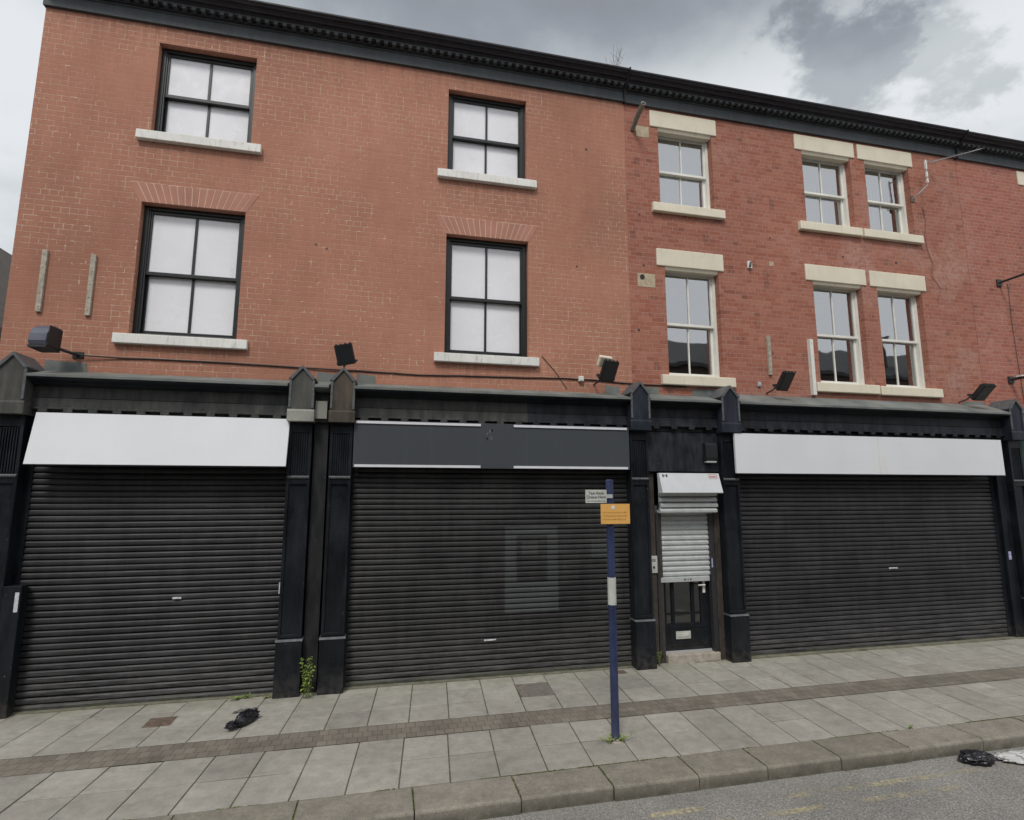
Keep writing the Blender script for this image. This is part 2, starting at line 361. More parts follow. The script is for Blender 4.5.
M['sticker_lilac'] = simple('lilac_sticker', (.38, .38, .60), .6, .25, 30)
M['hood'] = simple('bluish_grey_lamp_hood', (.085, .095, .125), .4, .15, 9)

# ------------------------------------------------------------------ mesh helpers
class MB:
    def __init__(s): s.v = []; s.f = []
    def add(s, vs, fs):
        o = len(s.v); s.v += [tuple(p) for p in vs]; s.f += [tuple(i + o for i in f) for f in fs]; return s
    def quad(s, *p): return s.add(p, [(0, 1, 2, 3)])
    def box(s, x0, x1, y0, y1, z0, z1, mat=None):
        p = [(x, y, z) for z in (z0, z1) for y in (y0, y1) for x in (x0, x1)]
        if mat: p = [mat @ Vector(q) for q in p]
        return s.add(p, [(0, 2, 3, 1), (4, 5, 7, 6), (0, 1, 5, 4), (2, 6, 7, 3), (0, 4, 6, 2), (1, 3, 7, 5)])
    def prism(s, prof, a, b, axis='x'):
        """closed profile swept along an axis; prof = (y,z) for x, (x,z) for y, (x,y) for z"""
        n = len(prof)
        def P(q, t): return (t, q[0], q[1]) if axis == 'x' else ((q[0], t, q[1]) if axis == 'y' else (q[0], q[1], t))
        vs = [P(q, a) for q in prof] + [P(q, b) for q in prof]
        area = sum(prof[i][0] * prof[(i + 1) % n][1] - prof[(i + 1) % n][0] * prof[i][1] for i in range(n))
        flip = (area > 0) == (axis != 'y')
        fs = [tuple(range(n)), tuple(range(2 * n - 1, n - 1, -1))] + [(i, i + n, (i + 1) % n + n, (i + 1) % n) for i in range(n)]
        return s.add(vs, fs)
    def tube(s, pts, r, seg=8, cap=True):
        pts = [Vector(p) for p in pts]; n = len(pts); rs = r if isinstance(r, (list, tuple)) else [r] * n
        rings = []
        for i, p in enumerate(pts):
            d = (pts[min(i + 1, n - 1)] - pts[max(i - 1, 0)]).normalized()
            u = d.cross(Vector((0, 0, 1)) if abs(d.z) < .9 else Vector((1, 0, 0))).normalized(); w_ = d.cross(u)
            rings.append([p + (u * math.cos(t) + w_ * math.sin(t)) * rs[i] for t in [2 * math.pi * k / seg for k in range(seg)]])
        vs = [q for r_ in rings for q in r_]
        fs = [(i * seg + k, i * seg + (k + 1) % seg, (i + 1) * seg + (k + 1) % seg, (i + 1) * seg + k) for i in range(n - 1) for k in range(seg)]
        if cap: fs += [tuple(range(seg - 1, -1, -1)), tuple(range((n - 1) * seg, n * seg))]
        return s.add(vs, fs)

def origin(o):
    v = Vector((0, 0, 0))
    while o: v += o.location; o = o.parent
    return v
def obj(name, mb, mat, parent=None, bevel=0, smooth=False, loc=None, label=None):
    """mb in world coordinates -> ONE mesh object"""
    me = bpy.data.meshes.new(name); base = origin(parent) if parent else Vector(loc or (0, 0, 0))
    me.from_pydata([tuple(Vector(p) - base) for p in mb.v], [], mb.f); me.update()
    if name != 'pane':
        bm = bmesh.new(); bm.from_mesh(me); bmesh.ops.recalc_face_normals(bm, faces=bm.faces); bm.to_mesh(me); bm.free()
    if mat is not None: me.materials.append(mat)
    o = bpy.data.objects.new(name, me); C.objects.link(o)
    if parent: o.parent = parent
    else: o.location = base
    if smooth:
        for p in me.polygons: p.use_smooth = True
    if bevel:
        b = o.modifiers.new('bevel', 'BEVEL'); b.width = bevel; b.segments = 2; b.limit_method = 'ANGLE'; b.angle_limit = R(40)
    if label: o['label'] = label
    return o
def tag(o, label, cat, group=None):
    o['label'] = label; o['category'] = cat
    if group: o['group'] = group
    return o
def thing(name, label, cat, loc, group=None):
    o = bpy.data.objects.new(name, None); C.objects.link(o); o.location = loc; o.empty_display_size = .2
    return tag(o, label, cat, group)
def struct(name, mb, mat, **k):
    o = obj(name, mb, mat, **k); o['kind'] = 'structure'; return o
def text(name, body, size, centre, mat, parent, ry=0.0, depth=.001):
    cu = bpy.data.curves.new(name, 'FONT'); cu.body = body; cu.size = size; cu.align_x = 'CENTER'; cu.align_y = 'CENTER'; cu.extrude = depth; cu.space_line = .95
    t = bpy.data.objects.new(name, cu); C.objects.link(t)
    me = bpy.data.meshes.new_from_object(t); C.objects.unlink(t); bpy.data.objects.remove(t)
    me.transform(Matrix.Rotation(R(90), 4, 'X') if True else Matrix())
    me.materials.clear(); me.materials.append(mat)
    o = bpy.data.objects.new(name, me); C.objects.link(o); o.parent = parent; o.location = Vector(centre) - origin(parent); return o

def wall_with_holes(x0, x1, z0, z1, y, holes, depth=.16, back=None):
    """front skin at y with openings, their reveals, side returns"""
    mb = MB(); xs = sorted({x0, x1} | {h[0] for h in holes} | {h[1] for h in holes}); zs = sorted({z0, z1} | {h[2] for h in holes} | {h[3] for h in holes})
    for i in range(len(xs) - 1):
        for j in range(len(zs) - 1):
            cxx, czz = (xs[i] + xs[i + 1]) / 2, (zs[j] + zs[j + 1]) / 2
            if any(h[0] < cxx < h[1] and h[2] < czz < h[3] for h in holes): continue
            mb.quad((xs[i], y, zs[j]), (xs[i + 1], y, zs[j]), (xs[i + 1], y, zs[j + 1]), (xs[i], y, zs[j + 1]))
    for (a, b, c, d) in holes:
        yb = y + depth
        mb.quad((a, y, c), (a, yb, c), (a, yb, d), (a, y, d)); mb.quad((b, yb, c), (b, y, c), (b, y, d), (b, yb, d))
        mb.quad((a, y, d), (a, yb, d), (b, yb, d), (b, y, d)); mb.quad((a, yb, c), (a, y, c), (b, y, c), (b, yb, c))
    return mb

W = 8.02      # wall plane
BACK = 17.0
# ------------------------------------------------------------------ ground
g = MB().quad((-400, -400, -.30), (400, -400, -.30), (400, 600, -.30), (-400, 600, -.30)); struct('ground', g, M['asphalt'])
struct('road', MB().box(-60, 70, -4.4, 4.90, -.29, -.12), M['asphalt'])
g = MB(); g.quad((-60, 5.20, -.008), (70, 5.20, -.008), (70, 8.3, -.008), (-60, 8.3, -.008)); struct('pavement_bed', g, M['joint'])
def slab(mb, x0, x1, y0, y1, gap=.006, jit=.0018):
    x0 += gap; x1 -= gap; y0 += gap; y1 -= gap; c = .004
    z = random.uniform(-jit, jit); tx = random.uniform(-jit, jit); ty = random.uniform(-jit, jit)
    def Z(x, y): return z + tx * (1 if x > (x0 + x1) / 2 else -1) + ty * (1 if y > (y0 + y1) / 2 else -1)
    py_ = 6.23 if y1 < 6.3 else 6.62; H = lambda a, b: (a - .082 * (py_ - b), b)      # joints run slightly askew to the kerb
    o = [H(x0, y0), H(x1, y0), H(x1, y1), H(x0, y1)]; i = [H(x0 + c, y0 + c), H(x1 - c, y0 + c), H(x1 - c, y1 - c), H(x0 + c, y1 - c)]
    mb.add([(a, b, -.012) for a, b in o] + [(a, b, Z(a, b) - .003) for a, b in o] + [(a, b, Z(a, b)) for a, b in i],
           [(8, 9, 10, 11)] + [(k, (k + 1) % 4, (k + 1) % 4 + 4, k + 4) for k in range(4)] + [(k + 4, (k + 1) % 4 + 4, (k + 1) % 4 + 8, k + 8) for k in range(4)])
mb = MB(); PX = .4475; X0 = .275
covers = [(1.70, 2.15, 7.08, 7.53)]
for k in range(-30, 60):
    a = X0 + k * PX + .0; b = a + PX
    r = random.random()
    if r < .25: slab(mb, a, b, 5.25, 6.23)
    else: slab(mb, a, b, 5.25, 5.742); slab(mb, a, b, 5.742, 6.23)
    a -= .02 * 0 + .0; au = a + .06; bu = au + PX
    slab(mb, au, bu, 6.62, 7.05)
    if not (1.5 < au < 1.9): slab(mb, au, bu, 7.05, 7.52)
    else: cov = (au, bu)
    slab(mb, au, bu, 7.52, 8.28)
struct('pavement', mb, M['slab'])
g = MB(); g.quad((-14, 6.235, -.001), (28, 6.235, -.001), (28, 6.615, -.001), (-14, 6.615, -.001)); struct('brick_band', g, M['band'])
mb = MB(); ks = [.31, 1.19, 2.02, 2.84, 3.55, 4.36, 5.19, 6.10]
while ks[0] > -14: ks.insert(0, ks[0] - .93 + random.uniform(-.03, .03))
while ks[-1] < 28: ks.append(ks[-1] + .91 + random.uniform(-.03, .03))
for x, xn in zip(ks[:-1], ks[1:]):
    ln = xn - x
    dz = random.uniform(-.003, .003); dy_ = random.uniform(-.012, .012)
    g = [(4.868 + dy_, -.135), (4.868 + dy_, -.022), (4.874 + dy_, -.008), (4.892 + dy_, dz), (5.243, dz), (5.243, -.135)]
    mb.prism(g, x + .005, x + ln - .005)
struct('kerb', mb, M['kerb'], bevel=.004)
mb = MB(); mb.box(-60, -14.1, 4.88, 8.28, -.2, -.01).box(28, 70, 4.88, 8.28, -.2, -.01); struct('far_pavement', mb, M['slab'])
struct('opposite_pavement', MB().box(-60, 70, -7.0, -4.42, -.28, -.01), M['slab'])
mb = MB()
for yy in (4.60, 4.395): mb.quad((2.2, yy - .035, -.1165), (28, yy - .035, -.1165), (28, yy + .035, -.1165), (2.2, yy + .035, -.1165))
struct('yellow_lines', mb, M['yellow'])
# iron and concrete covers let into the paving
def cover(name, label, x0, x1, y0, y1, frame, lid):
    t = thing(name, label, 'access cover', ((x0 + x1) / 2, (y0 + y1) / 2, 0))
    obj('frame', MB().box(x0, x1, y0, y1, -.02, .0015), frame, t)
    mb = MB(); q = .025; mb.box(x0 + q, x1 - q, y0 + q, y1 - q, -.02, .0035)
    n = 4
    for i in range(n):
        for j in range(n):
            ax = x0 + .05 + (x1 - x0 - .1) * (i + .5) / n; ay = y0 + .05 + (y1 - y0 - .1) * (j + .5) / n
            mb.box(ax - .018, ax + .018, ay - .006, ay + .006, .003, .0065)
    obj('lid', mb, lid, t)
cov = (cov[0] + .055, cov[1] + .055)
cover('access_cover', 'square dark stained cover set in the paving below the charcoal sign shutter', cov[0] + .006, cov[1] - .006, 7.056, 7.514, M['slab_dark'], M['slab_dark'])
cover('access_cover', 'small rusty brown cover in front of the shutter under the larger left blank sign', -2.49, -2.21, 7.10, 7.36, M['cover_rust'], M['cover_rust'])
cover('access_cover', 'tiny rusty stop tap cover in the paving beside the blue post and shutter corner', 3.17, 3.40, 7.60, 7.74, M['cover_rust'], M['cover_rust'])

# ------------------------------------------------------------------ windows
def sash(root, x0, x1, z0, z1, kind, sill, rev=.10, label=None, xsill=None, curtain=None):
    """kind a: black timber sash 2x2; kind b: cream sash 2x2. the part 'window' is the outer frame, the rest are its sub-parts"""
    a = kind == 'a'; fm = M['paint_black'] if a else M['upvc']; fw = .062 if a else .045; y0 = W + rev; y1 = y0 + .14
    f = MB(); f.box(x0, x0 + fw, y0, y1, z0, z1).box(x1 - fw, x1, y0, y1, z0, z1).box(x0 + fw, x1 - fw, y0, y1, z1 - fw * .9, z1).box(x0 + fw, x1 - fw, y0, y1, z0, z0 + fw * .8)
    if a: # staff bead inside the box frame, horns
        f.box(x0 + fw, x0 + fw + .02, y0 + .012, y0 + .035, z0 + fw, z1 - fw).box(x1 - fw - .02, x1 - fw, y0 + .012, y0 + .035, z0 + fw, z1 - fw)
    win = obj('window', f, fm, root, bevel=.004, label=label)
    ix0, ix1, iz0, iz1 = x0 + fw, x1 - fw, z0 + fw * .8, z1 - fw * .9
    zm = iz0 + (iz1 - iz0) * (.485 if a else .49); sw = .042 if a else .038; bar = .034 if a else .022
    def one(name, za, zb, ya, top):
        s_ = MB(); yb = ya + .045
        rb = sw * 1.15 if top else sw * 1.4; rt = sw if top else sw
        s_.box(ix0, ix0 + sw, ya, yb, za, zb).box(ix1 - sw, ix1, ya, yb, za, zb).box(ix0 + sw, ix1 - sw, ya, yb, za, za + rb).box(ix0 + sw, ix1 - sw, ya, yb, zb - rt, zb)
        mx_ = (ix0 + ix1) / 2; s_.box(mx_ - bar / 2, mx_ + bar / 2, ya + .006, yb - .006, za + rb, zb - rt)
        obj(name, s_, fm, win, bevel=.003)
        p = MB(); yg = ya + .024; p.quad((ix0 + sw, yg, za + rb), (ix1 - sw, yg, za + rb), (ix1 - sw, yg, zb - rt), (ix0 + sw, yg, zb - rt))
        obj('pane', p, M['film' if a else 'glass_b'], win)
    one('upper_sash', zm - .02, iz1, y0 + .028, True); one('lower_sash', iz0, zm + .022, y0 + .078, False)
    # room lining and blind
    yb = y0 + (.127 if a else .20)
    if a: obj('backing', MB().box(x0 + .02, x1 - .02, y1 + .002, y1 + .012, z0, z1), M['blind'], win)
    else:
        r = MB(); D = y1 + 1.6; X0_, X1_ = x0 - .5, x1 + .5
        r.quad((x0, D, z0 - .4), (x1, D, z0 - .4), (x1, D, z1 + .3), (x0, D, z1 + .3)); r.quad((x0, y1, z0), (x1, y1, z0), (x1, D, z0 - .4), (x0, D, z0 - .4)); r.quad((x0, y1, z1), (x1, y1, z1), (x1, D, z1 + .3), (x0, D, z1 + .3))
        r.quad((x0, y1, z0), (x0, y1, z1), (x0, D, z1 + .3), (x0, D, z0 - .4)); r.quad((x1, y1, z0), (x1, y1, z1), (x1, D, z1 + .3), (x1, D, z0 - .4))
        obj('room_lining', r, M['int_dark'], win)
        if curtain:
            ca, cb, za = curtain; cm = MB(); n = 26; pts = []
            for i in range(n + 1):
                t = ca + (cb - ca) * i / n; pts.append((t, yb + .02 * math.sin(i * 1.9) + .008 * math.sin(i * .7)))
            for i in range(n): cm.quad((pts[i][0], pts[i][1], za), (pts[i + 1][0], pts[i + 1][1], za), (pts[i + 1][0], pts[i + 1][1], z1 - .05), (pts[i][0], pts[i][1], z1 - .05))
            obj('curtain', cm, M['curtain'], win, smooth=True)
    if a:
        obj('sill', MB().prism([(W - .075, z0 - .135), (W + .12, z0 - .135), (W + .12, z0 + .012), (W - .07, z0 - .004)], x0 - .155, x1 + .155), M['sill_white'], win, bevel=.008)
    else:
        sx0, sx1 = xsill
        obj('sill', MB().prism([(W - .075, z0 - .165), (W + .12, z0 - .165), (W + .12, z0 + .012), (W - .07, z0 - .004)], sx0, sx1), M['stone'], win, bevel=.012)
        lx0, lx1 = x0 - .15, x1 + .10
        obj('lintel', MB().box(lx0, lx1, W - .022, W + .10, z1, z1 + .305), M['stone'], win, bevel=.012)
        obj('lintel_lip', MB().prism([(W - .002, z1 + .004), (W + .02, z1 - .055), (W + .10, z1 - .055), (W + .10, z1 + .004)], x0 + .004, x1 - .004), M['stone'], win, bevel=.004)
    return win

def comb(mb, x0, x1, n, hw, ya, yb, z0, z1, z2):
    """a moulding strip with n teeth hanging from it, one solid"""
    p = [(x0, z2), (x0, z1)]
    for i in range(n):
        a = x0 + (i + .5) * (x1 - x0) / n; p += [(a - hw, z1), (a - hw, z0), (a + hw, z0), (a + hw, z1)]
    p += [(x1, z1), (x1, z2)]; mb.prism(p, ya, yb, 'y')
def cornice(root, x0, x1, dz=0.0, dy=0.0, name='cornice'):
    mb = MB(); Y = lambda v: v + dy
    z = lambda v: v + dz
    prof = [(8.3, z(9.36)), (Y(7.93), z(9.36)), (Y(7.93), z(9.43)), (Y(7.86), z(9.43)), (Y(7.86), z(9.445)), (Y(7.835), z(9.46)), (Y(7.835), z(9.472)), (Y(7.80), z(9.472)), (Y(7.795), z(9.487)), (Y(7.765), z(9.50)), (Y(7.765), z(9.512)), (Y(7.735), z(9.515)), (Y(7.725), z(9.535)), (Y(7.70), z(9.548)), (Y(7.70), z(9.572)), (8.3, z(9.60))]
    mb.prism(prof, x0, x1)
    c = obj(name, mb, M['cornice'], root)
    f = MB(); f.prism([(8.2, z(9.165)), (7.975, z(9.165)), (7.975, z(9.335)), (7.955, z(9.34)), (7.955, z(9.358)), (8.2, z(9.358))], x0, x1)
    obj('fascia_board', f, M['cornice_face'], c)
    d = MB(); n = int((x1 - x0) / .122)
    for i in range(n):
        pass
    comb(d, x0, x1, n, .028, Y(7.858), Y(7.929), z(9.375), z(9.418), z(9.4295))
    obj('dentil_course', d, M['cornice_face'], c)
    return c

# ------------------------------------------------------------------ shopfront pieces
def pilaster(root, x, cap, edge, shaft, pale=False, zb=0.0):
    """gabled block, grooved neck, panelled shaft, plinth"""
    h = .157; s0, s1 = x - .145, x + .145; F = 7.71
    sh = MB(); sh.box(s0, s1, F + .022, 7.98, zb, 3.47)
    # raised stiles leaving sunk panels
    for a, b in ((s0, s0 + .035), (s1 - .035, s1)): sh.box(a, b, F, F + .0215, .70, 3.46)
    for za, zc in ((.70, .74), (2.62, 2.70), (3.30, 3.46)): sh.box(s0 + .0351, s1 - .0351, F, F + .0215, za, zc)
    # flutes in the neck
    for i in range(7):
        a = s0 + .05 + i * .0285; sh.box(a, a + .013, F + .006, F + .0215, 2.72, 3.285)
    p = obj('pilaster', sh, shaft, root, bevel=.003)
    obj('moulding', MB().prism([(F, 2.69), (F - .02, 2.70), (F - .024, 2.712), (F, 2.73)], s0 + .01, s1 - .01), edge, p)
    pl = MB(); pl.box(s0 - .010, s1 + .012, F - .03, 7.98, zb, .66)
    obj('plinth', pl, shaft, p, bevel=.004)
    obj('plinth_cap', MB().prism([(F - .036, .661), (7.97, .661), (7.97, .682), (F - .012, .682)], s0 - .016, s1 + .018), M['gloss_black'] if not edge else edge, p)
    g_ = MB(); f = 7.62
    g_.prism([(x - h, 3.50), (x + h, 3.50), (x + h, 4.02), (x, 4.185), (x - h, 4.02)], f, W - .02, 'y')
    cpt = obj('capital', g_, cap, p, bevel=.004)
    # frame moulding on the face
    t = MB(); q = .028
    t.box(x - h, x - h + q, f - .014, f - .0005, 3.62, 4.02).box(x + h - q, x + h, f - .014, f - .0005, 3.62, 4.02)
    for sgn in (-1, 1):
        t.prism([(x + sgn * (h + .012), 4.012), (x, 4.192), (x, 4.150), (x + sgn * (h - q), 3.995)][::sgn], f - .022, f - .0008, 'y')
        t.prism([(x + sgn * (h + .012), 4.014), (x, 4.194), (x, 4.180), (x + sgn * (h + .012), 3.996)][::sgn], f - .0005, W - .01, 'y')
    obj('gable_moulding', t, edge, p)
    b = MB(); b.prism([(f - .012, 3.44), (f - .012, 3.575), (f - .002, 3.60), (7.97, 3.60), (7.97, 3.44)], x - h - .012, x + h + .012)
    obj('capital_base', b, M['cap_pale'] if pale else cap, p, bevel=.004)
    return p

def shutter_part(root, x0, x1, z0, z1, mat, y=7.885, pitch=.0735, name='roller_shutter', rail=.075, amp=.019):
    mb = MB(); n = int(round((z1 - z0) / pitch)); pitch = (z1 - z0) / n
    prof = [(0, .014), (.10, .014), (.14, -.5 * amp), (.26, -.9 * amp), (.50, -amp), (.76, -.85 * amp), (.94, -.4 * amp), (.97, .014)]
    sx = max(2, int((x1 - x0) / .13)); rows = []; sd = x0 * 3.1
    for i in range(n):
        j = random.uniform(-.0025, .0025); zj = random.uniform(-.0012, .0012)
        for t, yy in prof: rows.append((y + yy + j, z0 + (i + t) * pitch + zj, i))
    rows.append((y + .012, z1, n)); vs = []
    for (ya, za, i) in rows:
        for k in range(sx + 1):
            x = x0 + (x1 - x0) * k / sx
            big = noise.noise(Vector((x * .9, za * 1.2, sd))); mid = noise.noise(Vector((x * 2.6, i * .9, sd + 5))); dent = max(0, noise.noise(Vector((x * 1.7, za * 1.9, sd + 11))) - .38)
            sag = .004 * math.sin(math.pi * k / sx) * min(1, za / 1.5)
            vs.append((x, ya + big * .006 + mid * .0022 + dent * .05, za + mid * .0014 - (sag if 0 < za < z1 else 0)))
    w1_ = sx + 1; fs = [(a * w1_ + k, a * w1_ + k + 1, (a + 1) * w1_ + k + 1, (a + 1) * w1_ + k) for a in range(len(rows) - 1) for k in range(sx)]
    mb.add(vs, fs)
    o = obj(name, mb, mat, root)
    if rail:
        for a, b in ((x0 - rail, x0 + .004), (x1 - .004, x1 + rail)):
            obj('guide_rail', MB().box(a, b, y - .032, y + .06, z0, z1 + .04), M['gloss_black'], o, bevel=.003)
    bb = MB().prism([(y - .018, z0 - .0), (y - .022, z0 + .045), (y - .012, z0 + .066), (y + .02, z0 + .066), (y + .02, z0)], x0, x1)
    obj('bottom_bar', bb, mat, o)
    return o

def shop_head(root, x0, x1, board, top_wall=4.05, lip=3.90):
    mb = MB(); mb.prism([(7.585, lip), (7.585, lip + .03), (W - .006, top_wall), (W - .006, lip - .03), (7.80, lip - .03), (7.74, lip - .02), (7.66, lip - .012)], x0, x1)
    c = obj('shop_cornice', mb, M['lead'], root)
    # black moulded underside
    u = MB().prism([(7.60, lip - .002), (7.60, lip - .018), (7.64, lip - .035), (7.70, lip - .05), (7.765, lip - .09), (7.80, lip - .09), (7.80, lip - .032), (7.74, lip - .022), (7.66, lip - .0135)], x0, x1)
    obj('soffit_moulding', u, M['gloss_black'], c)
    b = MB(); b.box(x0, x1, 7.775, 7.83, 3.672, lip - .08).box(x0, x1, 7.762, 7.83, 3.552, 3.664)
    b.prism([(7.83, 3.533), (7.74, 3.533), (7.74, 3.541), (7.7615, 3.5515), (7.83, 3.5515)], x0, x1); b.box(x0, x1, 7.80, 7.83, 3.44, 3.5325)
    obj('fascia_board', b, board, c)
    d = MB(); n = max(1, int((x1 - x0) / .25))
    for i in range(n):
        pass
    comb(d, x0, x1, n, .048, 7.735, 7.79, 3.487, 3.525, 3.532)
    obj('dentil_course', d, board, c)
    return c

# ------------------------------------------------------------------ building A (painted brick)
A0, A1, B1, C1 = -4.805, 3.805, 10.985, 19.0
rA = thing('brick_building', 'orange painted brick terrace with black sash windows over two wide black shutters', 'building', ((A0 + A1) / 2, W, 0), 'terraced buildings with shops')
hA = [(-3.37, -2.07, 7.50, 8.91), (-3.39, -2.07, 4.585, 6.46), (.785, 2.065, 7.49, 8.91), (.79, 2.09, 4.56, 6.45)]
wa = wall_with_holes(A0, A1, 3.6, 9.4, W, hA)
wa.quad((A0, W, 0), (A0, BACK, 0), (A0, BACK, 9.6), (A0, W, 9.6)); wa.quad((A0, BACK, 0), (A1, BACK, 0), (A1, BACK, 9.6), (A0, BACK, 9.6)); wa.quad((A1, W, 3.6), (A1, BACK, 3.6), (A1, BACK, 9.6), (A1, W, 9.6))
wl = obj('wall', wa, M['brick_a'], rA)
labs = ['top floor black sash window nearest the left corner', 'tall black sash window under a brick arch, left', 'top floor black sash window, right', 'tall black sash window under a brick arch, right']
for h_ in hA: sash(rA, *h_, kind='a', sill=None)
# flat gauged arches over the two tall windows
for (a, b, c_, d_) in (hA[1], hA[3]):
    bk = MB(); vo = MB(); n = 17; t0 = d_ + .006; t1 = d_ + .29; ext = .17
    bk.prism([(a - .01, t0), (b + .01, t0), (b + ext, t1), (a - ext, t1)], W - .0025, W + .02, 'y')
    for i in range(n):
        u0, u1 = i / n, (i + 1) / n
        f0 = lambda u: a - .01 + (b - a + .02) * u; f1 = lambda u: a - ext + (b - a + 2 * ext) * u
        e = .0058
        vo.prism([(f0(u0) + e, t0), (f0(u1) - e, t0), (f1(u1) - e, t1 - random.uniform(0, .012)), (f1(u0) + e, t1 - random.uniform(0, .012))], W - .005, W + .01, 'y')
    ar = obj('window_arch', vo, M['arch'], rA); obj('arch_mortar', bk, M['arch_mortar'], ar)
cornice(rA, A0 - .02, A1 - .02, dz=.012)
obj('cornice_stop', MB().prism([(8.2, 9.15), (7.94, 9.15), (7.93, 9.36), (7.85, 9.42), (7.77, 9.49), (7.69, 9.545), (7.69, 9.60), (8.2, 9.62)], A1 - .02, A1 + .004), M['cornice'], rA)
obj('roof', MB().quad((A0, W + .2, 9.6), (A1, W + .2, 9.6), (A1, 12.6, 11.6), (A0, 12.6, 11.6)).quad((A0, 12.6, 11.6), (A1, 12.6, 11.6), (A1, BACK, 9.6), (A0, BACK, 9.6)), M['slate'], rA)
# shop wall behind everything
obj('shop_wall', MB().box(A0, A1, 7.99, 8.016, 0, 3.98), M['recess'], rA)
shop_head(rA, -4.24, -1.30, M['fascia_grey']); shop_head(rA, -.45, 2.0, M['fascia_grey']); shop_head(rA, 2.0, 3.57, M['fascia_black'])
# narrow pier between the twin pilasters
hd = MB().box(-.96, -.78, 7.80, 7.99, 0, 3.45); obj('recess_panel', hd, M['recess'], rA)
obj('recess_block', MB().box(-.955, -.785, 7.74, 7.985, 3.45, 3.66).box(-.955, -.785, 7.77, 7.985, 3.67, 3.86), M['fascia_grey'], rA, bevel=.004)
obj('junction_cover', MB().box(-.952, -.80, 7.70, 7.739, 3.49, 3.73), M['cap_pale'], rA, bevel=.003)
obj('shop_cornice', MB().prism([(7.585, 3.90), (7.585, 3.93), (W - .006, 4.05), (W - .006, 3.86), (7.75, 3.86)], -.96, -.78), M['lead'], rA)
p1 = pilaster(rA, -4.405, M['cap_grey'], M['cap_edge'], M['gloss_black'])
pilaster(rA, -1.122, M['cap_grey'], M['cap_edge'], M['gloss_black'], pale=True)
pilaster(rA, -.600, M['cap_brown'], M['cap_edge'], M['gloss_black'])
# stepped lead flashings against the brick at the gables
for x_, a_ in ((-4.05, .24), (-.86, .13), (-.32, .13), (3.46, .12)): obj('flashing', MB().prism([(x_ - a_, 4.04), (x_ + a_, 4.04), (x_ + a_ * .92, 4.17), (x_ - a_, 4.19)], W - .008, W + .004, 'y'), M['lead'], rA)
s1 = shutter_part(rA, -4.19, -1.285, .0, 2.90, M['sh1']); s2 = shutter_part(rA, -.43, 3.585, .0, 2.93, M['sh2'])
obj('threshold', MB().box(-4.25, -1.27, 7.80, 7.99, -.01, .012), M['thresh'], s1); obj('threshold', MB().box(-.44, 3.58, 7.80, 7.99, -.01, .012), M['thresh'], s2)
def handle(s_, x, z, big):
    mb = MB(); y = 7.866
    mb.box(x - big, x + big, y - .004, y - .001, z - .012, z + .012).box(x - big * .5, x + big * .5, y - .016, y - .0045, z - .006, z + .006)
    obj('lock_plate', mb, M['sticker'], s_, bevel=.002)
handle(s1, -2.489, 1.211, .05); handle(s2, 1.481, .487, .085)
obj('lock_box', MB().box(-1.30, -1.262, 7.835, 7.852, 1.22, 1.36), M['sticker'], s1)
jb = obj('jamb_board', MB().box(-4.255, -4.075, 7.705, 7.84, 0, 1.44), M['gloss_black'], rA, bevel=.004); obj('sticker', MB().box(-4.13, -4.09, 7.700, 7.7035, 1.15, 1.37), M['sticker'], jb); obj('notice', MB().box(-4.42, -4.28, 7.672, 7.6745, .30, .52), M['plate'], p1)

# ------------------------------------------------------------------ building B (red brick, cream stone)
rB = thing('brick_building', 'red brick terrace with cream stone lintels over a narrow door and wide shutter', 'building', ((A1 + B1) / 2, W, 0), 'terraced buildings with shops')
hB = [(4.43, 5.47, 7.385, 8.81), (7.35, 8.42, 7.375, 8.81), (8.75, 9.78, 7.375, 8.81), (4.46, 5.47, 4.40, 6.27), (7.37, 8.42, 4.40, 6.27), (8.76, 9.78, 4.39, 6.27)]
sl = [(4.26, 5.63), (7.155, 8.50), (8.535, 9.90), (4.31, 5.645), (7.235, 8.545), (8.575, 9.945)]
wb = wall_with_holes(A1, B1, 3.6, 9.4, W, hB, depth=.15); wb.quad((A1, BACK, 0), (B1, BACK, 0), (B1, BACK, 9.6), (A1, BACK, 9.6)); wb.quad((B1, W, 3.6), (B1, BACK, 3.6), (B1, BACK, 9.6), (B1, W, 9.6))
obj('wall', wb, M['brick_b'], rB)
cur = [(4.50, 5.40, 7.45), (7.42, 8.34, 7.45), (8.82, 9.40, 7.45), None, None, None]
for h_, s_, cc in zip(hB, sl, cur): sash(rB, *h_, kind='b', sill=None, rev=.12, xsill=s_, curtain=cc)
cornice(rB, A1 + .012, B1 - .02, dz=-.004)
obj('cornice_stop', MB().prism([(8.2, 9.13), (7.94, 9.13), (7.93, 9.34), (7.85, 9.40), (7.77, 9.47), (7.69, 9.525), (7.69, 9.58), (8.2, 9.60)], B1 - .02, B1 + .004), M['cornice'], rB)
obj('roof', MB().quad((A1, W + .2, 9.55), (B1, W + .2, 9.55), (B1, 12.6, 11.6), (A1, 12.6, 11.6)).quad((A1, 12.6, 11.6), (B1, 12.6, 11.6), (B1, BACK, 9.6), (A1, BACK, 9.6)), M['slate'], rB)
obj('shop_wall', MB().box(5.12, B1, 7.99, 8.016, 0, 3.98).box(A1, 5.12, 7.99, 8.016, 2.8, 3.98), M['recess'], rB)
shop_head(rB, 3.90, 5.11, M['fascia_black'], 4.07); shop_head(rB, 5.45, 10.96, M['fascia_black'], 4.13)
p4 = pilaster(rB, 3.735, M['cap_black'], M['cap_edge'], M['gloss_black']); p5 = pilaster(rB, 5.278, M['cap_black'], M['cap_edge'], M['gloss_black'])
p6 = pilaster(rB, 11.13, M['cap_black'], M['cap_edge'], M['gloss_black'])
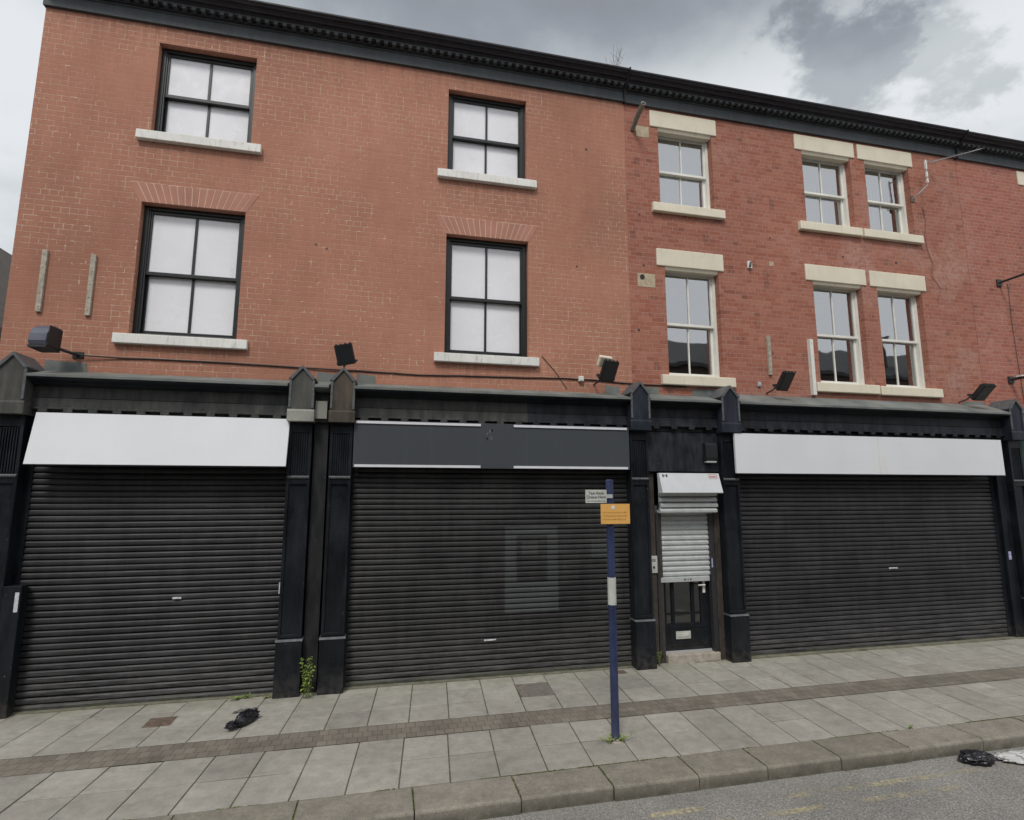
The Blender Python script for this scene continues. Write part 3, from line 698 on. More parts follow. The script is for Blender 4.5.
for x_, a_ in ((4.1, .16), (5.05, .20), (10.70, .26)): obj('flashing', MB().prism([(x_ - a_, 4.05), (x_ + a_, 4.05), (x_ + a_, 4.19), (x_ - a_ * .9, 4.18)], W - .008, W + .004, 'y'), M['lead'], rB)
s3 = shutter_part(rB, 5.50, 10.66, .02, 2.86, M['sh3'])
obj('threshold', MB().box(5.44, 10.95, 7.78, 7.99, -.01, .022), M['thresh'], s3)
handle(s3, 8.362, 1.249, .09)
obj('lock_box', MB().box(5.435, 5.475, 7.835, 7.852, 1.51, 1.60), M['sticker'], s3)
obj('guide_board', MB().box(10.74, 10.95, 7.80, 7.99, 0, 2.92), M['gloss_black'], s3)
obj('sticker', MB().box(10.60 + .19, 10.63 + .22, 7.796, 7.7992, 1.33, 1.47), M['sticker_lilac'], s3)
# door bay
dr = MB(); DY = 7.99
x0, x1, z0, z1 = 4.16, 5.03, .14, 2.15
pan = [(x0 + .075, x0 + .165), (x0 + .215, x0 + .50), (x0 + .555, x0 + .655)]
dr.box(x0, x1, DY, DY + .04, z0, .53).box(x0, x1, DY, DY + .04, 1.95, z1).box(x0, x0 + .075, DY, DY + .04, .53, 1.95)
for (a, b), (c_, d_) in zip(pan[:-1], pan[1:]): dr.box(b, c_, DY, DY + .04, .53, 1.95)
dr.box(pan[-1][1], x1, DY, DY + .04, .53, 1.95)
for a, b in pan: dr.box(a, b, DY + .004, DY + .036, .66, .685)
dr.box(x0 + .09, x1 - .13, DY - .008, DY - .0005, .20, .23).box(x0 + .09, x1 - .13, DY - .008, DY - .0005, .46, .49)
door = obj('door', dr, M['gloss_black'], rB, bevel=.003)
g_ = MB()
for a, b in pan: g_.quad((a, DY + .02, .53), (b, DY + .02, .53), (b, DY + .02, 1.95), (a, DY + .02, 1.95))
obj('pane', g_, M['glass_door'], door)
obj('hallway', MB().quad((x0, 8.6, 0), (x1, 8.6, 0), (x1, 8.6, 2.3), (x0, 8.6, 2.3)).quad((x0, 8.04, 0), (x0, 8.6, 0), (x0, 8.6, 2.3), (x0, 8.04, 2.3)).quad((x1, 8.04, 0), (x1, 8.6, 0), (x1, 8.6, 2.3), (x1, 8.04, 2.3)), M['curtain'], door)
obj('letter_plate', MB().box(4.375, 4.62, DY - .014, DY - .001, .305, .415).box(4.40, 4.595, DY - .022, DY - .0145, .335, .385), M['plate'], door, bevel=.003)
obj('handle', MB().box(4.855, 4.895, DY - .02, DY - .001, .97, 1.15).tube([(4.875, DY - .03, 1.09), (4.875, DY - .055, 1.09), (4.76, DY - .055, 1.09)], .011), M['white_pl'], door)
obj('door_sill', MB().box(4.13, 5.05, 7.955, 8.04, .115, .139), M['alu'], door)
obj('door_frame', MB().box(4.03, 4.155, 7.90, 8.03, 0, 2.2).box(5.035, 5.13, 7.86, 8.03, 0, 2.82).box(3.885, 4.03, 7.86, 8.0, 0, 2.82), M['brown_wood'], rB, bevel=.004)
obj('step', MB().box(4.16, 5.03, 7.84, 7.98, -.01, .118), M['concrete'], rB, bevel=.012)
obj('door_fascia', MB().box(3.88, 5.13, 7.80, 7.86, 2.83, 3.45), M['fascia_black'], rB)
# pale shutter over the door
c = MB(); n = 13; zt, zb = 2.24, 1.235; ph = (zt - zb) / n
for i in range(n):
    z = zb + i * ph
    for (ya, za, yb2, zb2) in ((7.925, 0, 7.905, .22), (7.905, .22, 7.903, .60), (7.903, .60, 7.925, .86), (7.925, .86, 7.93, .92), (7.93, .92, 7.925, 1.0)):
        c.quad((4.10, ya, z + za * ph), (4.955, ya, z + za * ph), (4.955, yb2, z + zb2 * ph), (4.10, yb2, z + zb2 * ph))
ds = obj('door_shutter', c, M['sh_white'], rB)
obj('bottom_bar', MB().prism([(7.90, 1.155), (7.895, 1.225), (7.93, 1.234), (7.94, 1.155)], 4.115, 4.94), M['sh_white'], ds, bevel=.003)
obj('lock_slots', MB().box(4.50, 4.53, 7.8945, 7.8975, 1.18, 1.20).box(4.56, 4.575, 7.8945, 7.8975, 1.18, 1.20).box(4.60, 4.625, 7.8945, 7.8975, 1.18, 1.20), M['ink'], ds)
hs = MB().prism([(7.66, 2.80), (7.555, 2.505), (7.575, 2.495), (7.70, 2.495), (7.72, 2.80)], 4.02, 5.03)
hb = obj('shutter_housing', hs, M['sh_box'], ds, bevel=.004)
c = MB()
for i, (z, w_) in enumerate(((2.46, 0), (2.375, .0), (2.29, .015), (2.21, .0))):
    c.prism([(7.74, z - .012), (7.695, z), (7.69, z + .03), (7.72, z + .058), (7.75, z + .058), (7.75, z - .012)], 4.045 + w_, 5.0 + w_)
c.box(4.12, 4.94, 7.7505, 7.90, 2.19, 2.50)
obj('coil_slats', c, M['sh_white'], ds)
obj('guide_rail', MB().box(4.05, 4.10, 7.87, 7.96, .12, 2.19).box(4.955, 5.03, 7.87, 7.96, .12, 2.19), M['iron'], ds, bevel=.003)
ln = Vector((0, 7.555 - 7.66, 2.505 - 2.80)).normalized()
def on_box(x, t): return (x, 7.66 + ln.y * t - .003, 2.80 + ln.z * t)
mk = MB()
for (a, b, t0, t1) in ((4.068, 4.09, .02, .065), (4.125, 4.15, .02, .065), (4.09, 4.125, .038, .046)): mk.quad(on_box(a, t0), on_box(b, t0), on_box(b, t1), on_box(a, t1))
obj('stencil_mark', mk, M['ink'], hb)
mk = MB(); mk.quad(on_box(4.845, .012), on_box(4.99, .012), on_box(4.99, .016), on_box(4.845, .016)); mk.quad(on_box(4.845, .085), on_box(4.99, .085), on_box(4.99, .089), on_box(4.845, .089)); mk.quad(on_box(4.845, .012), on_box(4.849, .012), on_box(4.849, .089), on_box(4.845, .089)); mk.quad(on_box(4.986, .012), on_box(4.99, .012), on_box(4.99, .089), on_box(4.986, .089))
for i in range(6): mk.quad(on_box(4.858 + i * .021, .04), on_box(4.872 + i * .021, .04), on_box(4.872 + i * .021, .07), on_box(4.858 + i * .021, .07))
obj('maker_label', mk, M['red_ink'], hb)
obj('sticker', MB().box(4.965, 4.985, 7.8660, 7.8688, 1.36, 1.50), M['sticker_lilac'], ds)

# ------------------------------------------------------------------ building C (edge of frame)
rC = thing('brick_building', 'orange red brick terrace with green shopfront beyond the party wall at the far end', 'building', ((B1 + C1) / 2, W, 0), 'terraced buildings with shops')
hC = [(12.72, 13.75, 7.375, 8.80), (12.92, 13.95, 4.40, 6.27), (15.9, 16.93, 7.375, 8.80), (15.9, 16.93, 4.40, 6.27)]
wc = wall_with_holes(B1, C1, 3.6, 9.4, W - .003, hC, depth=.15); wc.quad((C1, W, 0), (C1, BACK, 0), (C1, BACK, 9.6), (C1, W, 9.6)); wc.quad((B1, BACK, 0), (C1, BACK, 0), (C1, BACK, 9.6), (B1, BACK, 9.6))
obj('wall', wc, M['brick_c'], rC)
for h_ in hC: sash(rC, *h_, kind='b', sill=None, rev=.12, xsill=(h_[0] - .17, h_[1] + .10), curtain=(h_[0] + .06, h_[1] - .06, h_[2] + .1))
cornice(rC, B1 + .012, C1, dz=-.016)
obj('roof', MB().quad((B1, W + .2, 9.55), (C1, W + .2, 9.55), (C1, 12.6, 11.6), (B1, 12.6, 11.6)).quad((B1, 12.6, 11.6), (C1, 12.6, 11.6), (C1, BACK, 9.6), (B1, BACK, 9.6)), M['slate'], rC)
obj('shop_wall', MB().box(B1, C1, 7.99, 8.016, 0, 3.98), M['green_board'], rC)
shop_head(rC, 11.30, C1, M['green_board'], 4.05)
s4 = shutter_part(rC, 11.5, 18.5, 0, 2.86, M['sh3'])
obj('sign_panel', MB().box(11.32, 18.6, 7.74, 7.80, 2.86, 3.43), M['green_board'], rC)

# ------------------------------------------------------------------ neighbours seen past the end wall and mirrored in the panes
rN = thing('brick_building', 'dark gabled building behind the left end wall', 'building', (-16, 20, 0))
nb = MB(); nb.prism([(-30, 0), (-12.0, 0), (-12.0, 7.6), (-19, 14.0), (-30, 14.0)], 19, 32, 'y'); obj('wall', nb, simple('dark_brown_brick', (.055, .04, .032), .85, .3, 3), rN)
obj('roof', MB().prism([(-11.6, 7.15), (-11.6, 7.45), (-19, 14.4), (-19, 14.05)], 18.7, 32.2, 'y'), simple('brown_tile_roof', (.06, .048, .038), .8, .3, 3), rN)
rO = thing('brick_building', 'dark brick terrace across the street mirrored in the lower panes', 'building', (4, -7.2, 0))
M['opp'] = simple('sooty_brick', (.085, .062, .052), .85, .25, 2)
ob = wall_with_holes(-22, 34, 0, 8.6, -7.2, [(x, x + 1.1, z, z + 1.7) for x in [-20 + 3.1 * i for i in range(17)] for z in (4.2,)], depth=-.15)
obj('wall', ob, M['opp'], rO)
rf = MB()
rf.quad((-22, -7.0, 8.5), (34, -7.0, 8.5), (34, -11.5, 11.0), (-22, -11.5, 11.0)); rf.box(-22, 34, -7.15, -6.95, 8.45, 8.65)
ro = obj('roof', rf, M['slate'], rO)
ch = MB()
for x_ in (-14, -3.5, 8.0, 17.5, 27): ch.box(x_ - .6, x_ + .6, -9.2, -8.4, 8.6, 11.2)
obj('chimney', ch, M['opp'], ro)
for i in range(17):
    x_ = -20 + 3.1 * i; f = MB().box(x_, x_ + .07, -7.35, -7.3, 4.2, 5.9).box(x_ + 1.03, x_ + 1.1, -7.35, -7.3, 4.2, 5.9).box(x_ + .07, x_ + 1.03, -7.35, -7.3, 5.0, 5.07).box(x_ + .07, x_ + 1.03, -7.35, -7.3, 5.83, 5.9).box(x_ + .07, x_ + 1.03, -7.35, -7.3, 4.2, 4.28)
    wi = obj('window', f, M['upvc'], rO); obj('pane', MB().quad((x_, -7.4, 4.2), (x_ + 1.1, -7.4, 4.2), (x_ + 1.1, -7.4, 5.9), (x_, -7.4, 5.9)), M['int_dark'], wi)

# ------------------------------------------------------------------ signs over the shops
def tilted(x0, x1, zt, zb, yt, yb, th=.04): return MB().prism([(yt, zt), (yb, zb), (yb + th, zb), (yt + th, zt)], x0, x1)
t = thing('sign_board', 'blank white sign panel over the leftmost shutter, leaning out at its foot', 'shop sign', (-2.74, 7.74, 2.84), 'blank white sign panels')
obj('panel', tilted(-4.15, -1.262, 3.475, 2.845, 7.705, 7.575), M['sign_white'], t, bevel=.002); obj('edge_trim', MB().box(-4.155, -1.258, 7.572, 7.64, 2.835, 2.8445), M['paint_black'], t)
t = thing('sign_board', 'blank white sign panel with faint streaks over the right-hand wide shutter beside the door', 'shop sign', (8.0, 7.70, 2.8), 'blank white sign panels')
obj('panel', tilted(5.325, 8.03, 3.432, 2.805, 7.625, 7.62), M['sign_white'], t, bevel=.0015)
obj('panel', tilted(8.033, 10.70, 3.432, 2.805, 7.625, 7.62), M['sign_white'], t, bevel=.0015)
obj('edge_trim', MB().box(5.32, 10.705, 7.617, 7.66, 2.795, 2.8045), M['paint_black'], t)
t = thing('sign_board', 'charcoal sign panel with broken white strips along its edges over the middle shutter', 'shop sign', (1.56, 7.80, 2.84))
obj('panel', MB().box(-.44, 3.565, 7.69, 7.735, 2.845, 3.485), M['sign_grey'], t, bevel=.002)
for a, b in ((-.42, 1.295), (1.775, 3.53)):
    for z in (3.44, 2.85): obj('edge_strip', MB().box(a, b, 7.674, 7.6895, z, z + .034), M['trim'], t, bevel=.002)
mk = MB(); random.seed(4)
for i in range(9):
    a = 1.36 + random.uniform(0, .09); z = 3.23 + random.uniform(0, .16); mk.quad((a, 7.688, z), (a + .02, 7.688, z + .01), (a + .028, 7.688, z + random.uniform(.03, .06)), (a + .006, 7.688, z + .04))
obj('scuff', mk, simple('pale_scuff', (.13, .135, .14), .8), t)

# ------------------------------------------------------------------ floodlights
FG = 'black floodlights above the shopfronts'
def flood(x, label, y=7.70, z=4.20, w_=.24, h=.29, tilt=27, yaw=0, group=FG, sens=False, roll=0):
    t = thing('floodlight', label, 'floodlight', (x, y, z), group)
    Rm = Matrix.Translation((x, y, z)) @ Matrix.Rotation(R(yaw), 4, 'Z') @ Matrix.Rotation(R(tilt), 4, 'X') @ Matrix.Rotation(R(roll), 4, 'Y')
    b = MB(); b.box(-w_ / 2, w_ / 2, -.03, .03, .0, h, Rm)
    for i in range(5): b.box(-w_ / 2 + .015 + i * (w_ - .04) / 4, -w_ / 2 + .025 + i * (w_ - .04) / 4, .0305, .062, .03, h - .03, Rm)
    for i in range(4): b.box(-w_ / 2 + .02 + i * .06, -w_ / 2 + .038 + i * .06, -.02, .02, h + .0005, h + .014, Rm)
    obj('housing', b, M['black_pl'], t, bevel=.004)
    obj('lens', MB().box(-w_ / 2 + .02, w_ / 2 - .02, -.034, -.0305, .025, h - .02, Rm), simple('dark_lamp_glass', (.02, .022, .025), .15, .1) if 'lampglass' not in M else M['lampglass'], t)
    k = MB(); k.box(-w_ / 2 - .014, -w_ / 2 - .004, -.012, .10, .02, .05, Rm).box(w_ / 2 + .004, w_ / 2 + .014, -.012, .10, .02, .05, Rm).box(-w_ / 2 - .014, w_ / 2 + .014, .1, .11, .02, .05, Rm)
    k.tube([Rm @ Vector((0, .11, .035)), (x - .05, y + .16, z + .02), (x - .07, W, z - .01)], .013)
    obj('bracket', k, M['iron'], t)
    if sens: obj('sensor', MB().box(-w_ / 2 - .05, .04, .06, .15, h * .55, h * 1.08, Rm), simple('cream_sensor', (.70, .62, .50), .5), t, bevel=.015)
    return t
M['lampglass'] = simple('dark_lamp_glass', (.02, .022, .025), .15, .1)
flood(-.565, 'black floodlight above the twin pilasters between the two left shutters', y=7.66, z=4.235, tilt=16, w_=.235, h=.285, yaw=-6, roll=-11)
flood(3.22, 'black floodlight with cream sensor behind it, beside the white junction box', y=7.70, z=4.195, tilt=34, w_=.235, h=.32, sens=True, roll=5)
flood(6.33, 'black floodlight on the lead ledge just right of the door pilaster', y=7.74, z=4.18, tilt=40, w_=.20, h=.34)
flood(10.43, 'black floodlight tipped far forward beside the last gabled pilaster', y=7.74, z=4.17, tilt=46, w_=.26, h=.34)
t = thing('floodlight', 'bluish grey hooded lamp over the leftmost pilaster', 'floodlight', (-4.10, 7.7, 4.25), FG)
Rm = Matrix.Translation((-4.13, 7.60, 4.27)) @ Matrix.Rotation(R(-8), 4, 'Z') @ Matrix.Rotation(R(-4), 4, 'X')
b = MB(); arc = [(-.06 - .0, 0), (-.085, .05), (-.08, .14), (-.05, .21), (.02, .27), (.16, .27), (.16, 0)]
v0 = len(b.v); b.prism(arc, -.10, .10); b.v = [tuple(Rm @ Vector(p)) for p in b.v]; obj('housing', b, M['hood'], t, bevel=.006)
b = MB().box(-.105, .105, -.07, .165, -.03, -.001, Rm); obj('lens', b, M['black_pl'], t)
b = MB().box(.101, .111, -.06, .155, .0, .25, Rm); obj('side_plate', b, M['black_pl'], t)
b = MB().tube([Rm @ Vector((.10, .15, .02)), (-3.94, 7.85, 4.26), (-3.93, W, 4.27)], .02); b.box(-3.99, -3.87, W - .02, W + .002, 4.23, 4.31); obj('bracket', b, M['iron'], t)

# ------------------------------------------------------------------ things fixed to the walls
def plank(x, z0, z1, w_, lean, mat, label, th=.035, group=None, y=None):
    y = y or W; mb = MB(); mb.add([(x - w_ / 2 - lean, y - th, z0), (x + w_ / 2 - lean, y - th, z0), (x + w_ / 2 - lean, y + .002, z0), (x - w_ / 2 - lean, y + .002, z0), (x - w_ / 2, y - th, z1), (x + w_ / 2, y - th, z1), (x + w_ / 2, y + .002, z1), (x - w_ / 2, y + .002, z1)],
        [(0, 3, 2, 1), (4, 5, 6, 7), (0, 1, 5, 4), (1, 2, 6, 5), (2, 3, 7, 6), (3, 0, 4, 7)])
    for i in range(5):
        zc = z0 + (z1 - z0) * (.08 + .21 * i); mb.box(x - .008 - lean * .5, x + .008 - lean * .5, y - th - .006, y - th + .001, zc, zc + .015)
    t = obj('wall_batten', mb, mat, bevel=.003, loc=(x, y, z0)); return tag(t, label, 'batten', group)
plank(-4.43, 4.81, 5.65, .060, -.0, M['wood_pale'], 'weathered timber batten nearest the left wall corner', group='battens left where signs were fixed')
plank(-3.875, 4.80, 5.635, .060, 0, M['wood_pale'], 'weathered timber batten beside the tall left sash window', group='battens left where signs were fixed')
plank(6.355, 4.49, 5.18, .06, 0, M['wood_pale'], 'short grey batten on the red brick between two floodlit windows', group='battens left where signs were fixed')
plank(7.18, 4.17, 5.16, .068, 0, M['white_pl'], 'long white strip standing on the ledge beside a cream window sill', th=.07, group='battens left where signs were fixed')
# cable and junction box
pts = [(-3.96, W - .05, 4.262), (-3.4, W - .012, 4.258), (-2.4, W - .012, 4.262), (-1.42, W - .012, 4.243), (-.9, W - .02, 4.235), (-.3, W - .012, 4.232), (.439, W - .012, 4.212), (1.2, W - .012, 4.232), (2.0, W - .012, 4.245), (2.58, W - .012, 4.262), (3.1, W - .014, 4.262), (3.6, W - .012, 4.235), (4.2, W - .012, 4.222), (4.75, W - .012, 4.215)]
fine = []
for i in range(len(pts) - 1):
    for k in range(4):
        q = Vector(pts[i]).lerp(Vector(pts[i + 1]), k / 4); q.z += random.uniform(-.003, .003); fine.append(q)
fine.append(pts[-1])
tag(obj('cable', MB().tube(fine, .010, 6), M['black_pl'], loc=(-3.96, W, 4.26), smooth=True), 'black cable running along the brick just above the shop ledge', 'cable')
mb = MB().tube([(2.30, W - .008, 4.60), (2.52, W - .008, 4.36), (2.70, W - .008, 4.10)], .006, 5); tag(obj('cable', mb, M['rust'], loc=(2.3, W, 4.6)), 'thin loose wire slanting down the brick to the mossy ledge', 'cable')
pts = [(10.02, W - .01, 8.0), (10.06, W - .01, 7.7), (10.0, W - .01, 7.4), (10.03, W - .01, 7.1), (10.12, W - .01, 6.85), (10.05, W - .01, 6.6), (10.25, W - .01, 6.35), (10.12, W - .01, 6.1)]
tag(obj('cable', MB().tube(pts, .0035, 5), M['iron'], loc=(10.02, W, 8)), 'thin aerial lead wandering down the brick beside the upper right windows', 'cable')
pts = [(11.93, W - .012, 6.6), (11.9, W - .012, 5.8), (11.92, W - .012, 5.0), (11.95, W - .012, 4.2)]
tag(obj('cable', MB().tube(pts, .006, 5), M['rust'], loc=(11.9, W, 6.6)), 'dark cable dropping straight down the brick between the two iron arms', 'cable')
t = tag(obj('junction_box', MB().box(2.885, 2.965, W - .055, W - .002, 4.225, 4.305).box(2.895, 2.955, W - .061, W - .0555, 4.235, 4.295), M['white_pl'], bevel=.005, loc=(2.925, W, 4.26)), 'small white junction box on the cable', 'junction box')
# security sounder above the door
t = thing('alarm_box', 'small black alarm box above the door beside the pilaster', 'alarm box', (4.96, 7.80, 2.98))
obj('cover', MB().prism([(7.80, 2.995), (7.72, 3.01), (7.70, 3.05), (7.70, 3.25), (7.73, 3.28), (7.80, 3.28)], 4.86, 5.06), M['black_pl'], t, bevel=.005)
obj('light', MB().box(4.875, 5.045, 7.715, 7.795, 2.968, 2.994), M['alu'], t, bevel=.003)
t = thing('intercom', 'pale grey intercom panel on the timber beside the door shutter', 'intercom', (3.97, 7.86, 1.43))
obj('plate', MB().box(3.915, 4.035, 7.835, 7.859, 1.31, 1.56), M['plate'], t, bevel=.004)
obj('grille', MB().box(3.945, 4.005, 7.832, 7.8345, 1.48, 1.485).box(3.945, 4.005, 7.832, 7.8345, 1.495, 1.5).box(3.945, 4.005, 7.832, 7.8345, 1.51, 1.515).box(3.96, 3.99, 7.829, 7.8345, 1.38, 1.41), M['ink'], t)
# patches, vent pipe hole
t = thing('wall_vent', 'pale cement patch with a round black vent hole by the party wall', 'vent', (4.11, W, 5.99))
obj('cement_patch', MB().box(3.955, 4.27, W - .004, W + .004, 5.875, 6.11), M['cream_patch'], t)
obj('pipe_hole', MB().tube([(4.04, W - .012, 6.045), (4.04, W + .0, 6.045)], .042, 16), M['black_pl'], t)
t = obj('cement_patch', MB().box(4.02, 4.26, W - .004, W + .004, 8.585, 8.79), M['cream_patch'], loc=(4.14, W, 8.59)); tag(t, 'pale cement patch on the brick under the sawn off pipe bracket', 'patch')
t = obj('cement_patch', MB().box(6.49, 6.585, W - .004, W + .004, 6.47, 6.55), M['cream_patch'], loc=(6.53, W, 6.5)); tag(t, 'tiny pale patch high on the brick between the upper and lower windows', 'patch')
t = thing('wall_fitting', 'small white and black socket on the brick right of the upper stone lintel', 'fitting', (6.08, W, 6.45))
obj('plate', MB().box(6.04, 6.125, W - .03, W, 6.38, 6.51), M['white_pl'], t, bevel=.004); obj('plug', MB().tube([(6.065, W - .05, 6.40), (6.10, W - .032, 6.49)], .018), M['black_pl'], t)
t = tag(obj('wall_fitting', MB().box(6.09, 6.15, W - .03, W, 4.28, 4.36).box(6.105, 6.135, W - .04, W - .031, 4.30, 4.34), M['alu'], bevel=.003, loc=(6.12, W, 4.3)), 'small grey metal fitting on the brick below the short batten', 'fitting')
holes = [(8.072, 6.789, .02), (9.258, 6.786, .026), (6.547, 6.996, .016), (4.077, 6.25, .018), (3.95, 5.13, .02), (-1.1, 6.08, .014), (-.95, 6.03, .014), (2.9, 6.12, .015), (3.1, 8.2, .02), (4.03, 7.15, .018)]
for i, (a, z, r) in enumerate(holes):
    lab = ['between the cream lintels and sills of the two paired windows', 'above the last lower lintel', 'under the upper sill level in the plain red brick', 'above the vent patch', 'beside the lower left cream framed window', 'left of centre on the orange brick', 'second of the pair left of centre on the orange brick', 'on the orange brick right of the right tall window', 'on the orange brick right of the right top window', 'on the red brick close to the party wall between floors'][i]
    tag(obj('bolt_hole', MB().tube([(a, W - .004, z), (a, W + .002, z)], r, 10), M['iron'], loc=(a, W, z)), 'small dark bolt hole ' + lab, 'hole', 'small bolt holes in the brick')
# brackets
t = thing('pipe_bracket', 'sawn off grey pipe bracket sticking out of the brick under the cornice', 'bracket', (3.95, W, 8.69))
obj('pipe', MB().tube([(3.95, W, 8.69), (3.96, 7.86, 8.80), (3.97, 7.62, 8.90)], .042, 12).tube([(3.97, 7.625, 8.90), (3.97, 7.615, 8.903)], .046, 12), M['pipe'], t); obj('pipe_end', MB().tube([(3.97, 7.614, 8.903), (3.97, 7.612, 8.904)], .030, 12), M['black_pl'], t)
t = thing('iron_bracket', 'long black iron arm reaching out from the far wall, the upper of two', 'bracket', (11.7, W, 6.6), 'iron arms on the far wall')
obj('arm', MB().tube([(11.7, W, 6.6), (11.7, 7.0, 6.62)], .022, 10), M['iron'], t); obj('wall_plate', MB().box(11.64, 11.76, W - .03, W, 6.53, 6.67), M['iron'], t, bevel=.004)
t = thing('iron_bracket', 'short black iron arm with pale clip, the lower of two', 'bracket', (11.67, W, 4.65), 'iron arms on the far wall')
obj('arm', MB().tube([(11.67, W, 4.65), (11.67, 7.1, 4.66)], .028, 10), M['iron'], t); obj('wall_plate', MB().box(11.61, 11.73, W - .04, W, 4.58, 4.71), M['iron'], t, bevel=.004); obj('clip', MB().box(11.63, 11.71, 7.78, 7.88, 4.672, 4.70), M['white_pl'], t)
# television aerial
t = thing('tv_aerial', 'thin tv aerial on a bent wall bracket below the cornice', 'aerial', (9.90, W, 8.32))
obj('mast', MB().tube([(9.80, W, 8.14), (9.84, 7.90, 8.20), (9.94, 7.80, 8.33), (9.955, 7.80, 8.38), (9.95, 7.80, 8.86)], .011, 8), M['alu'], t)
obj('boom', MB().tube([(9.95, 7.80, 8.80), (10.12, 7.88, 8.90), (10.22, 7.92, 8.905), (10.73, 7.35, 8.905)], .009, 6), M['alu'], t)
el = MB(); el.tube([(10.17, 7.93, 8.907), (10.75, 7.33, 8.907)], .0045, 5)
for i in range(7):
    q = Vector((10.24, 7.90, 8.907)).lerp(Vector((10.73, 7.35, 8.907)), i / 6.5); k = 1 - i * .08; el.tube([q + Vector((.075, .065, 0)) * k, q - Vector((.075, .065, 0)) * k], .0035, 5)
obj('element', el, M['alu'], t)
for za, zb in ((8.38, 8.46), (8.50, 8.60), (8.66, 8.84)): obj('reflector', MB().box(9.936, 9.964, 7.785, 7.815, za, zb), M['white_pl'], t)
obj('wall_plate', MB().box(9.76, 9.84, W - .015, W, 8.08, 8.20), M['rust'], t)

# ------------------------------------------------------------------ blue post with plates
px, py = 2.385, 5.68
t = thing('sign_post', 'dark blue metal post standing in the pavement near the kerb', 'post', (px, py, 0))
obj('post', MB().tube([(px, py, -.02), (px, py, 2.64)], .042, 20), M['blue'], t, smooth=False); obj('post_cap', MB().tube([(px, py, 2.64), (px, py, 2.655), (px, py, 2.662)], [.044, .042, .02], 20), M['blue'], t)
sl_ = MB(); seg = 20
sl_.tube([(px, py, 1.345), (px, py, 1.625)], .0455, 20); obj('sleeve', sl_, M['plate'], t)
obj('base_collar', MB().tube([(px, py, .0), (px, py, .012), (px, py, .03)], [.075, .07, .045], 16), M['concrete'], t)
t = thing('sign_plate', 'small grey white sign plate reading Taxi Rank Queue Here on the blue post', 'sign', (2.21, 5.64, 2.42))
obj('plate', MB().box(2.088, 2.33, 5.628, 5.633, 2.408, 2.548), M['plate'], t, bevel=.0015)
text('lettering', 'Taxi Rank\nQueue Here', .043, (2.209, 5.6265, 2.492), M['ink'], t)
obj('rule', MB().box(2.10, 2.318, 5.6262, 5.6279, 2.4275, 2.431), M['ink'], t)
obj('clip', MB().box(2.325, 2.40, 5.633, 5.645, 2.46, 2.50), M['alu'], t)
t = thing('sign_plate', 'orange notice plate with a white disc strapped to the blue post', 'sign', (2.42, 5.62, 2.29))
obj('plate', MB().box(2.255, 2.59, 5.620, 5.625, 2.186, 2.398), M['orange'], t, bevel=.0015)
obj('disc', MB().tube([(2.395, 5.6195, 2.36), (2.395, 5.617, 2.36)], .021, 20), M['white_pl'], t)
ln_ = MB(); random.seed(11)
for r_ in range(3):
    x = 2.283; z = 2.30 - r_ * .036
    while x < 2.555:
        l = random.uniform(.012, .03); x2 = min(x + l, 2.562)
        k = x
        while k < x2 - .004: ln_.box(k, k + .0035, 5.6185, 5.6195, z, z + random.choice((.011, .016, .011))); k += .0062
        x = x2 + .009
obj('lettering', ln_, M['orange_ink'], t)

# ------------------------------------------------------------------ litter and weeds
def crumple(name, label, cat, centre, size, mat, yaw=0, amp=.35, seed=0, neck=None, group=None):
    bm = bmesh.new(); bmesh.ops.create_icosphere(bm, subdivisions=5, radius=1)
    Rz = Matrix.Rotation(R(yaw), 3, 'Z')
    for v in bm.verts:
        p = v.co.copy(); q = p * 1.6 + Vector((seed, seed * .7, 0))
        n = 1 - abs(noise.noise(q * 1.1)) * 2; n2_ = 1 - abs(noise.noise(q * 2.7)) * 2; n3 = 1 - abs(noise.noise(q * 6)) * 2
        k = 1 + amp * (.55 * n + .3 * n2_ + .07 * n3 - .6)
        p *= k
        if neck: p.y *= 1 - neck * math.exp(-((p.x + .45) / .16) ** 2); p.z *= 1 - .4 * math.exp(-((p.x + .45) / .16) ** 2) - .25 * (p.x < -.45)
        if neck: p.y += .25 * math.sin(p.x * 2.4)
        p = Rz @ Vector((p.x * size[0], p.y * size[1], p.z * size[2])); p.z = max(p.z + size[2] * .72, .0)
        v.co = p
    me = bpy.data.meshes.new(name); bm.to_mesh(me); bm.free(); me.materials.append(mat)
    for p in me.polygons: p.use_smooth = True
    o = bpy.data.objects.new(name, me); C.objects.link(o); o.location = centre
    return tag(o, label, cat, group)
crumple('bin_bag', 'crumpled black bag twisted on the pavement before the leftmost shutter', 'bag', (-1.44, 6.94, .002), (.215, .07, .075), M['bag_black'], 52, .55, 3, neck=.5)
crumple('bin_bag', 'scrunched black bag in the gutter against the kerb', 'bag', (5.79, 4.71, -.118), (.165, .10, .06), M['bag_black'], -14, .45, 9)
crumple('plastic_film', 'sheet of crumpled clear white plastic in the gutter beside the black bag', 'litter', (6.33, 4.64, -.118), (.30, .12, .035), M['bag_white'], -12, .7, 15)
mb = MB(); nx, ny = 9, 6
P = lambda i, j: (-1.64 + .026 * i + .012 * j, 7.28 + .02 * j + .004 * i, .004 + .014 * abs(math.sin(i * 1.1 + j * .8)))
for i in range(nx - 1):
    for j in range(ny - 1): mb.quad(P(i, j), P(i + 1, j), P(i + 1, j + 1), P(i, j + 1))
tag(obj('paper_scrap', mb, simple('grey_paper', (.12, .125, .115), .7), loc=(-1.6, 7.3, 0)), 'flattened grey scrap lying behind the black bag', 'litter')

